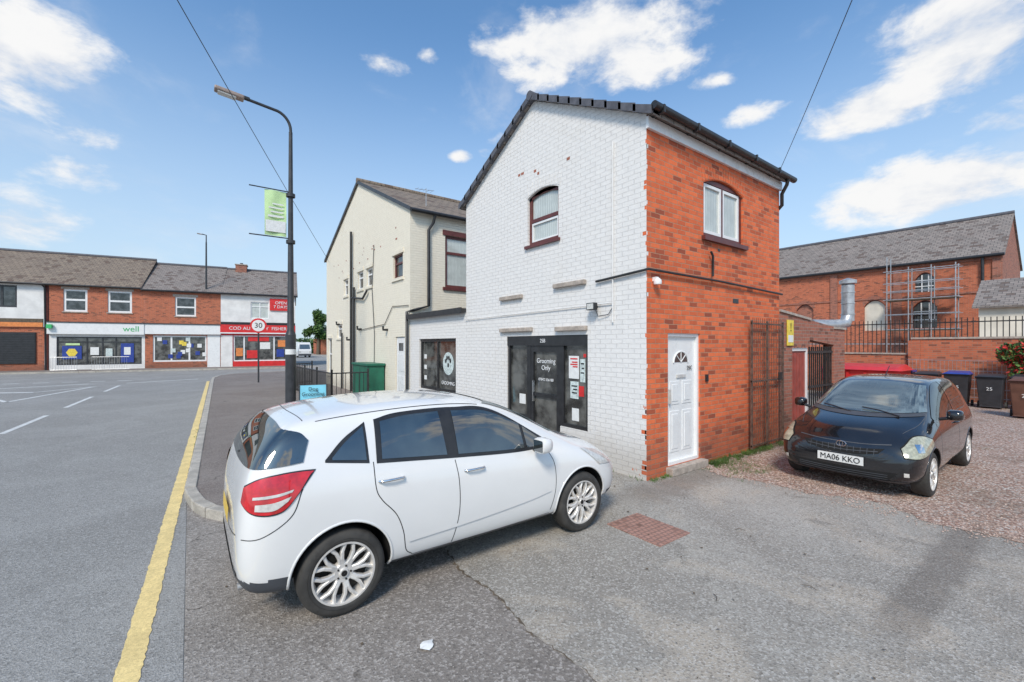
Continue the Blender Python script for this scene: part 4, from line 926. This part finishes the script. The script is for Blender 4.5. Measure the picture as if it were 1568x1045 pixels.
        for k in range(spokes):
            t0=2*math.pi*k/spokes+.2; hw=math.pi/spokes
            for e in (-1,1):
                pts=[]
                for (rr,an,wd,dp) in ((.06,.30,.016,.022),(r*.34,.20,.0135,.010),(r*.50,.34,.0125,.008),(r*.685,.66,.014,.012)):
                    a=t0+e*an*hw; ctr=Vector((cx+rr*math.cos(a),0,r+rr*math.sin(a))); n=Vector((-math.sin(a),0,math.cos(a)))*wd
                    o=Vector((0,cy-sg*dp,0)); o2=Vector((0,cy-sg*(dp+.035),0)); o1=Vector((0,cy-sg*(dp+.008),0))
                    pts.append([ctr-n+o1,ctr-n*.5+o,ctr+n*.5+o,ctr+n+o1,ctr+n*1.15+o2,ctr-n*1.15+o2])
                V=[v for q in pts for v in q]; F=[]
                for i in range(3):
                    for j in range(6): F.append((i*6+j,i*6+(j+1)%6,(i+1)*6+(j+1)%6,(i+1)*6+j))
                s.add('spokes','alloy',V,F)
        for k in range(5):
            a=k*1.2566; s.lathe('wheel_nuts','discm',[(.001,.016),(.007,.016),(.008,.03)],(cx+.050*math.cos(a),cy,r+.050*math.sin(a)),'y',-sg,8)
SD=(0,1,0)
# ---- white hatchback: local x forward, near side = -y
car=Car('parked_car',Matrix.Translation((-4.47-.70,-.68+.855,0)))
S=[(.02,.58,.42,.62,.54,.72,.46,.75),(.045,.72,.33,.80,.68,.90,.60,.94),(.10,.80,.27,1.0,.75,1.10,.67,1.14),(.19,.84,.25,1.06,.785,1.24,.66,1.28),(.31,.857,.24,1.08,.80,1.355,.65,1.40),(.46,.862,.23,1.07,.81,1.40,.64,1.462),
 (.72,.865,.22,1.055,.815,1.43,.63,1.502),(1.2,.865,.21,1.02,.815,1.46,.625,1.54),(1.7,.865,.21,.985,.815,1.46,.62,1.535),(2.1,.865,.21,.96,.81,1.425,.61,1.49),(2.45,.865,.21,.945,.805,1.31,.61,1.365),
 (2.75,.865,.21,.93,.80,1.15,.64,1.20),(3.0,.865,.21,.915,.79,1.02,.67,1.06),(3.2,.862,.21,.89,.775,.96,.62,1.0),(3.5,.845,.22,.81,.73,.88,.56,.92),(3.72,.79,.23,.73,.66,.785,.5,.82),(3.87,.67,.26,.62,.56,.66,.42,.69),(3.93,.50,.32,.50,.43,.53,.33,.55)]
car.build(S,(.70,3.166),.315,.362,'wpaint',lambda c:(c.z<.40 and c.x<.42) or (c.z<.36 and c.x>3.6))
sd=lambda x,z:(x,0,z)
car.patch('window_surround','black',[sd(.955,1.075),sd(1.3,1.045),sd(1.7,1.01),sd(2.3,.965),sd(2.80,.96)],[sd(.975,1.395),sd(1.2,1.43),sd(1.7,1.43),sd(2.15,1.365),sd(2.80,.985)],SD,.003,60,24,True)
car.patch('side_glass','carglass',[sd(1.00,1.10),sd(1.57,1.05)],[sd(1.02,1.375),sd(1.25,1.402),sd(1.55,1.407)],SD,.007,30,20,True)
car.patch('side_glass','carglass',[sd(1.68,1.04),sd(2.2,1.0),sd(2.42,.99)],[sd(1.68,1.402),sd(2.05,1.365),sd(2.42,1.21)],SD,.007,30,20,True)
car.patch('side_glass','carglass',[sd(2.455,.988),sd(2.70,.978)],[sd(2.455,1.185),sd(2.70,1.005)],SD,.007,16,12,True)
car.patch('quarter_surround','black',[sd(.58,1.135),sd(.90,1.085)],[sd(.58,1.15),sd(.72,1.28),sd(.90,1.385)],SD,.003,24,16,True)
car.patch('quarter_glass','carglass',[sd(.63,1.145),sd(.88,1.11)],[sd(.63,1.16),sd(.74,1.26),sd(.88,1.355)],SD,.007,24,16,True)
rv=lambda y,z:(0,y,z)
# rear screen and its wrap toward the flanks
car.patch('rear_window','carglass',[rv(-.74,1.14),rv(-.4,1.115),rv(0,1.105),rv(.4,1.115),rv(.74,1.14)],[rv(-.635,1.365),rv(-.33,1.39),rv(0,1.395),rv(.33,1.39),rv(.635,1.365)],(1,0,0),.007,80,40)
car.patch('rear_window_wrap','carglass',[(.15,-.74,1.14),(.27,-.82,1.15),(.36,-.86,1.16)],[(.28,-.68,1.37),(.37,-.74,1.35),(.42,-.78,1.30)],(.62,.78,0),.010,50,40,True)
car.patch('windscreen','screen',[(0,-.66,1.08),(0,0,1.10),(0,.66,1.08)],[(0,-.56,1.43),(0,0,1.485),(0,.56,1.43)],(-1,0,0),.006,50,30)
DL=(.62,.78,0)
lb=[(.09,-.66,.93),(.16,-.78,.865),(.27,-.86,.865),(.37,-.86,.96),(.43,-.86,1.075)]
lt=[(.10,-.66,1.02),(.16,-.76,1.075),(.25,-.83,1.095),(.35,-.86,1.10),(.45,-.86,1.095)]
car.patch('tail_lamps','lensr',lb,lt,DL,.012,36,20,True)
car.patch('tail_lamp_reversing','lensw',[(.16,-.77,.885),(.24,-.84,.88),(.31,-.86,.925)],[(.16,-.77,.925),(.24,-.84,.93),(.33,-.86,.955)],DL,.016,16,6,True)
car.patch('tail_lamp_indicator','lensw',[(.15,-.75,.955),(.25,-.84,.962),(.33,-.86,.98)],[(.15,-.75,.972),(.25,-.84,.98),(.34,-.86,.996)],DL,.016,16,4,True)
car.patch('lamp_edge','black',[(a-(.012 if i==0 else 0)+(.012 if i==4 else 0),b,c-.010) for i,(a,b,c) in enumerate(lb)],[(a-(.012 if i==0 else 0)+(.012 if i==4 else 0),b,c+.010) for i,(a,b,c) in enumerate(lt)],DL,.005,36,20,True)
car.patch('head_lamps','lensw',[(3.45,-.86,.68),(3.7,-.72,.64),(3.84,-.55,.60)],[(3.25,-.86,.88),(3.55,-.72,.80),(3.76,-.52,.70)],(-.6,.8,0),.008,30,14,True)
car.patch('rear_bumper_insert','plastic',[rv(-.6,.36),rv(0,.33),rv(.6,.36)],[rv(-.62,.43),rv(0,.42),rv(.62,.43)],(1,0,0),.006,20,3)
car.patch('rear_plate','platey',[rv(-.26,.66),rv(.26,.66)],[rv(-.26,.775),rv(.26,.775)],(1,0,0),.012,8,3)
car.seam('door_gaps','black',[sd(1.64,1.0),sd(1.66,.8),sd(1.655,.55),sd(1.60,.30)],SD,both=True)
car.seam('door_gaps','black',[sd(.93,1.09),sd(.935,.90),sd(.98,.80),sd(1.09,.67),sd(1.15,.52),sd(1.18,.36),sd(1.24,.30)],SD,both=True)
car.seam('door_gaps','black',[sd(2.68,.97),sd(2.76,.8),sd(2.77,.55),sd(2.72,.33)],SD,both=True)
car.seam('door_gaps','black',[sd(1.24,.295),sd(2.0,.285),sd(2.72,.295)],SD,.006,both=True)
car.seam('door_gaps','black',[(.40,-.86,.99),(.34,-.86,.82),(.2,-.8,.71),(.08,-.7,.69)],DL,.006,both=True)
car.seam('tailgate_gap','black',[rv(-.62,.69),rv(-.3,.64),rv(0,.63),rv(.3,.64),rv(.62,.69)],(1,0,0),.008)
car.seam('roof_gutters','black',[(.55,-.60,2),(1.2,-.595,2),(2.0,-.585,2)],(0,0,-1),.008,both=True)
car.seam('spoiler_gap','black',[(.47,-.55,2),(.44,0,2),(.47,.55,2)],(0,0,-1),.006)
# pressed swage along the doors
for i,(w_,o_) in enumerate(((.030,.004),(.018,.009))):
    car.patch('door_swage','wpaint',[sd(1.2,.43-w_/2),sd(1.8,.455-w_/2),sd(2.4,.50-w_/2),sd(2.70,.54-w_/2)],[sd(1.2,.43+w_/2),sd(1.8,.455+w_/2),sd(2.4,.50+w_/2),sd(2.70,.54+w_/2)],SD,o_,30,3,True)
def handle(c_,x,z,m):
    for sg in (-1,1):
        h=c_.hit((x,0,z),(0,-sg,0)) ; y=h[0].y
        c_.tube('door_handles',m,[(x-.10,y+sg*.005,z-.003),(x-.08,y+sg*.03,z),(x,y+sg*.036,z+.002),(x+.08,y+sg*.03,z+.002),(x+.10,y+sg*.005,z)],.011,8)
handle(car,1.06,.945,'chrome'); handle(car,1.82,.90,'chrome')
def mirror(c_,x,z,out,hs,glass='carglass'):
    for sg in (-1,1):
        c_.tube('mirror_stalks','black',[(x+.02,(out-.16)*sg,z-.07),(x+.03,(out-.05)*sg,z-.04)],.022,8)
        V=[];N=16
        prof=((x-.055,.80),(x-.05,.96),(x-.02,1.05),(x+.03,1.0),(x+.07,.82),(x+.09,.4))
        for (xx,kk) in prof:
            for q in range(N):
                t=q*2*math.pi/N; cy_=math.copysign(abs(math.cos(t))**.6,math.cos(t)); cz_=math.copysign(abs(math.sin(t))**.6,math.sin(t))
                V.append((xx,sg*out+.085*kk*cy_,z+.072*kk*cz_))
        F=[(i*N+q,i*N+(q+1)%N,(i+1)*N+(q+1)%N,(i+1)*N+q) for i in range(len(prof)-1) for q in range(N)]+[tuple(range(N)),tuple(range((len(prof)-1)*N,len(prof)*N))]
        c_.add('mirror_housings',hs,V,F,True)
        c_.add('mirror_glass',glass,[(x-.058,sg*out+.072*a,z+.055*b) for a,b in ((-.95,-.8),(-.8,-1),(.8,-1),(.95,-.8),(.95,.8),(.8,1),(-.8,1),(-.95,.8))],[tuple(range(8))])
mirror(car,2.52,1.03,.95,'wpaint')
for a in (.70,3.166):
    for sg in (-1,1): car.wheel(a,sg,8,.85)
car.tube('exhaust','steel',[(.06,-.45,.25),(.4,-.45,.27)],.025,10)
car.tube('rear_wiper','black',[(.10,.0,1.14),(.17,-.2,1.2),(.20,-.38,1.22)],.008,6)
car.done()
# ---- black hatchback facing -x
ML=Matrix.Translation((2.47+3.08,-2.66+.83,0))@Matrix.Rotation(math.pi,4,'Z')
car2=Car('parked_car',ML)
k=.975
S=[(.0,.55,.4,.6,.52,.70,.45,.72),(.04,.74,.28,.80,.70,.92,.60,.94),(.12,.80,.24,.93,.76,1.16,.62,1.19),(.25,.83,.22,.96,.78,1.37,.60,1.41),(.45,.845,.22,.96,.79,1.45,.59,1.50),(.9,.845,.21,.95,.79,1.475,.585,1.53),
 (1.5,.845,.21,.94,.79,1.475,.585,1.535),(1.98,.845,.21,.93,.785,1.43,.58,1.49),(2.34,.845,.21,.92,.78,1.27,.59,1.33),(2.66,.845,.21,.91,.775,1.10,.62,1.15),(2.88,.845,.21,.90,.765,.99,.65,1.04),(3.12,.845,.21,.875,.75,.94,.61,.985),
 (3.38,.83,.21,.825,.71,.87,.55,.92),(3.56,.80,.21,.75,.66,.79,.50,.835),(3.68,.73,.22,.65,.60,.69,.46,.72),(3.75,.60,.25,.50,.52,.54,.40,.57)]
S=[(x,w,zb*k,zs*k,ws,zr*k,wr,zt*k) for x,w,zb,zs,ws,zr,wr,zt in S]
car2.build(S,(.62,3.08),.295,.335,'bpaint')
FD=(-1,0,0); fr=lambda y,z:(0,y,z)
car2.patch('windscreen','screen',[fr(-.67,1.05),fr(-.35,1.02),fr(0,1.01),fr(.35,1.02),fr(.67,1.05)],[fr(-.55,1.375),fr(-.3,1.41),fr(0,1.42),fr(.3,1.41),fr(.55,1.375)],FD,.006,60,36)
car2.patch('scuttle','plastic',[fr(-.67,1.005),fr(-.35,.975),fr(0,.965),fr(.35,.975),fr(.67,1.005)],[fr(-.675,1.045),fr(-.35,1.015),fr(0,1.005),fr(.35,1.015),fr(.675,1.045)],FD,.006,30,3)
car2.patch('side_glass','carglass',[sd(.62,1.0),sd(1.4,.96),sd(2.0,.945),sd(2.62,.94)],[sd(.62,1.27),sd(1.2,1.40),sd(1.9,1.37),sd(2.62,.98)],SD,.006,60,20,True)
car2.seam('pillar_b','bpaint',[sd(1.48,.93),sd(1.46,1.42)],SD,.07,.009,both=True)
car2.seam('door_gaps','plastic',[sd(1.48,.92),sd(1.5,.5),sd(1.45,.3)],SD,.008,both=True); car2.seam('door_gaps','plastic',[sd(2.62,.92),sd(2.68,.7),sd(2.66,.3)],SD,.008,both=True)
car2.seam('bonnet_gap','plastic',[(2.78,-.68,2),(3.1,-.66,2),(3.4,-.58,2)],(0,0,-1),.008,both=True)
car2.seam('bonnet_gap','plastic',[fr(-.52,.70),fr(-.25,.675),fr(0,.67),fr(.25,.675),fr(.52,.70)],FD,.010,.002)
hb=[(3.14,-.84,.70),(3.32,-.83,.615),(3.52,-.75,.565),(3.64,-.62,.565)]; ht=[(3.14,-.83,.755),(3.30,-.78,.80),(3.46,-.70,.785),(3.62,-.60,.665)]
car2.patch('head_lamps','lensy',hb,ht,(-.75,.65,0),.009,30,16,True)
car2.patch('head_lamp_edges','well',[(a+(-.015 if i==0 else .012 if i==3 else 0),b,c-.012) for i,(a,b,c) in enumerate(hb)],[(a+(-.015 if i==0 else .012 if i==3 else 0),b,c+.012) for i,(a,b,c) in enumerate(ht)],(-.75,.65,0),.003,30,16,True)
car2.patch('head_lamp_bulbs','chrome',[(3.42,-.76,.63),(3.50,-.70,.63)],[(3.42,-.76,.72),(3.50,-.70,.72)],(-.75,.65,0),.013,8,6,True)
car2.patch('grille','well',[fr(-.40,.575),fr(-.2,.535),fr(0,.525),fr(.2,.535),fr(.40,.575)],[fr(-.46,.645),fr(-.2,.615),fr(0,.605),fr(.2,.615),fr(.46,.645)],FD,.004,20,4)
for i in range(11):
    y=-.36+i*.072; car2.seam('grille_bars','plastic',[fr(y,.55),fr(y,.625)],FD,.006,.008,n=4)
car2.seam('grille_bars','plastic',[fr(-.4,.60),fr(0,.57),fr(.4,.60)],FD,.008,.008)
car2.patch('lower_intake','well',[fr(-.50,.255),fr(0,.235),fr(.50,.255)],[fr(-.60,.36),fr(0,.345),fr(.60,.36)],FD,.003,24,6)
for i in range(3): car2.seam('intake_slats','plastic',[fr(-.5,.27+i*.027),fr(0,.255+i*.027),fr(.5,.27+i*.027)],FD,.008,.008)
car2.patch('fog_lamps','lensw',[fr(-.70,.33),fr(-.655,.33)],[fr(-.70,.38),fr(-.655,.38)],FD,.006,4,4,True)
car2.seam('bumper_lip','plastic',[fr(-.72,.25),fr(0,.215),fr(.72,.25)],FD,.03,.008)
h=car2.hit((0,0,.45),FD); px=h[0].x
car2.box('number_plate','platew',px+.015,px+.03,-.26,.26,.395,.505); car2.box('plate_backing','black',px-.04,px+.015,-.265,.265,.39,.51)
car2.text('MA06 KKO',.105,(px+.034,0,.447),(1,0,0),'txt','plate_lettering',.90)
h=car2.hit((0,0,.635),FD)
def ell(rx,rz,c):
    return [(c.x,c.y+rx*math.cos(t),c.z+rz*math.sin(t)) for t in [i*math.pi/12 for i in range(25)]]
c0=h[0]+h[1]*.012; car2.tube('badge','chrome',ell(.055,.038,c0),.006,6); car2.tube('badge','chrome',ell(.02,.034,c0),.004,6)
car2.tube('wipers','black',[(2.96,-.1,1.0),(2.85,-.35,1.05),(2.80,-.5,1.07)],.009,6); car2.tube('wipers','black',[(2.96,.45,1.0),(2.87,.2,1.05),(2.83,0,1.07)],.009,6)
mirror(car2,2.50,1.03,.94,'bpaint'); handle(car2,1.62,.84,'bpaint')
for a in (.62,3.08):
    for sg in (-1,1): car2.wheel(a,sg,6,.825)
car2.tube('aerial','black',[(1.7,0,1.48),(1.45,0,1.64)],.006,5)
car2.done()
# ------------------------------------------------------------------ world
w=bpy.data.worlds.new('World'); sc.world=w; w.use_nodes=True; nt=w.node_tree; nt.nodes.clear()
SUN_AZ=R(36.4+180+14); SUN_EL=R(44)
sky=nn(nt,'ShaderNodeTexSky',sky_type='NISHITA'); sky.sun_disc=False; sky.sun_elevation=SUN_EL; sky.sun_rotation=SUN_AZ; sky.air_density=1.0; sky.dust_density=.7; sky.ozone_density=1.2
gen=nn(nt,'ShaderNodeTexCoord').outputs['Generated']; sp=nn(nt,'ShaderNodeSeparateXYZ'); nt.links.new(gen,sp.inputs[0])
az=mth(nt,'ARCTAN2',sp.outputs[0],sp.outputs[1]); el=mth(nt,'ARCSINE',sp.outputs[2])
clouds=[(-47.8,24,6,4.6,1.15),(-43.9,18.9,4.5,1.6,.5),(-44.7,15.6,4.6,2.1,.55),(-49,10.8,6,3,.75),(-16.5,31.8,4.0,1.8,.65),(-10.9,32.8,2.0,1.0,.7),(9.8,34.5,13,4.2,1.2),(16,31.3,9,2.5,.95),(5.1,32.0,9,2.3,.85),(24.5,28.7,3.2,1.1,.6),(-6.5,23.1,2,.9,.85),(39.9,22.6,6,2.4,1.1),(46.5,26,6.5,5.0,1.25),(50,19,4.5,1.9,.8),(44,14.4,9,3.1,1.1),(-2,24,4,2.1,.5),(28.6,24.8,5.5,1.3,.45),
        (95,30,25,9,.9),(150,38,22,8,.9),(-110,28,26,10,.9),(-160,45,24,9,.9),(175,18,30,6,.8),(120,15,18,5,.8),(20,62,24,7,.7),(-60,55,20,6,.6)]  # this row: clouds out of view, added for reflections
acc=None
for a,e_,wa,we,amp in clouds:
    a0=R(a+36.38)
    if a0>math.pi: a0-=2*math.pi
    da=mth(nt,'DIVIDE',mth(nt,'SUBTRACT',az,a0),R(wa)); de=mth(nt,'DIVIDE',mth(nt,'SUBTRACT',el,R(e_)),R(we))
    v=mth(nt,'SUBTRACT',amp,mth(nt,'ADD',mth(nt,'MULTIPLY',da,da),mth(nt,'MULTIPLY',de,de)))
    acc=v if acc is None else mth(nt,'MAXIMUM',acc,v)
acc=mth(nt,'MAXIMUM',acc,-1.3)
mp=nn(nt,'ShaderNodeMapping'); mp.inputs['Scale'].default_value=(1,1,1.9); nt.links.new(gen,mp.inputs[0])
n1=noise(nt,mp.outputs[0],9,10,.60,.2); n2=noise(nt,mp.outputs[0],3.6,7,.6,.3)
den=mth(nt,'ADD',acc,mth(nt,'MULTIPLY',mth(nt,'SUBTRACT',n1,.5),3.8))
mask=ramp(nt,den,.0,1.05)
wisp=ramp(nt,n2,.54,.80,0,.35)
mask=mth(nt,'MAXIMUM',mask,wisp)
shade=ramp(nt,n1,.38,.62,.0,1.0)
cc=mixc(nt,shade,(5.0,5.25,5.7),(6.3,6.3,6.3))
haze=ramp(nt,el,-.05,.66,.92,.04)
skyc=mixc(nt,1.0,sky.outputs[0],(.80,1.20,1.42),'MULTIPLY')
skyc=mixc(nt,haze,skyc,(4.2,5.0,5.7))
col=mixc(nt,mask,skyc,cc)
bg=nn(nt,'ShaderNodeBackground'); bg.inputs['Strength'].default_value=.15; nt.links.new(col,bg.inputs[0])
wo=nn(nt,'ShaderNodeOutputWorld'); nt.links.new(bg.outputs[0],wo.inputs[0])
sun=bpy.data.lights.new('sun','SUN'); sun.energy=3.1; sun.angle=R(14); sun.color=(1,.91,.79)
so=bpy.data.objects.new('sun',sun); sc.collection.objects.link(so)
dv=Vector((math.sin(SUN_AZ)*math.cos(SUN_EL),math.cos(SUN_AZ)*math.cos(SUN_EL),math.sin(SUN_EL)))
so.rotation_euler=dv.to_track_quat('Z','Y').to_euler()
# ------------------------------------------------------------------ camera
cd=bpy.data.cameras.new('camera'); cd.lens=15.38; cd.sensor_width=36; cd.shift_y=.0035; cd.clip_end=2000; cd.clip_start=.05
co=bpy.data.objects.new('camera',cd); sc.collection.objects.link(co); c=site(0,0,2.0); co.location=c; co.rotation_euler=(R(90),0,-math.atan2(.593,.805))
sc.camera=co
sc.view_settings.view_transform='Standard'; sc.view_settings.look='None'; sc.view_settings.exposure=0
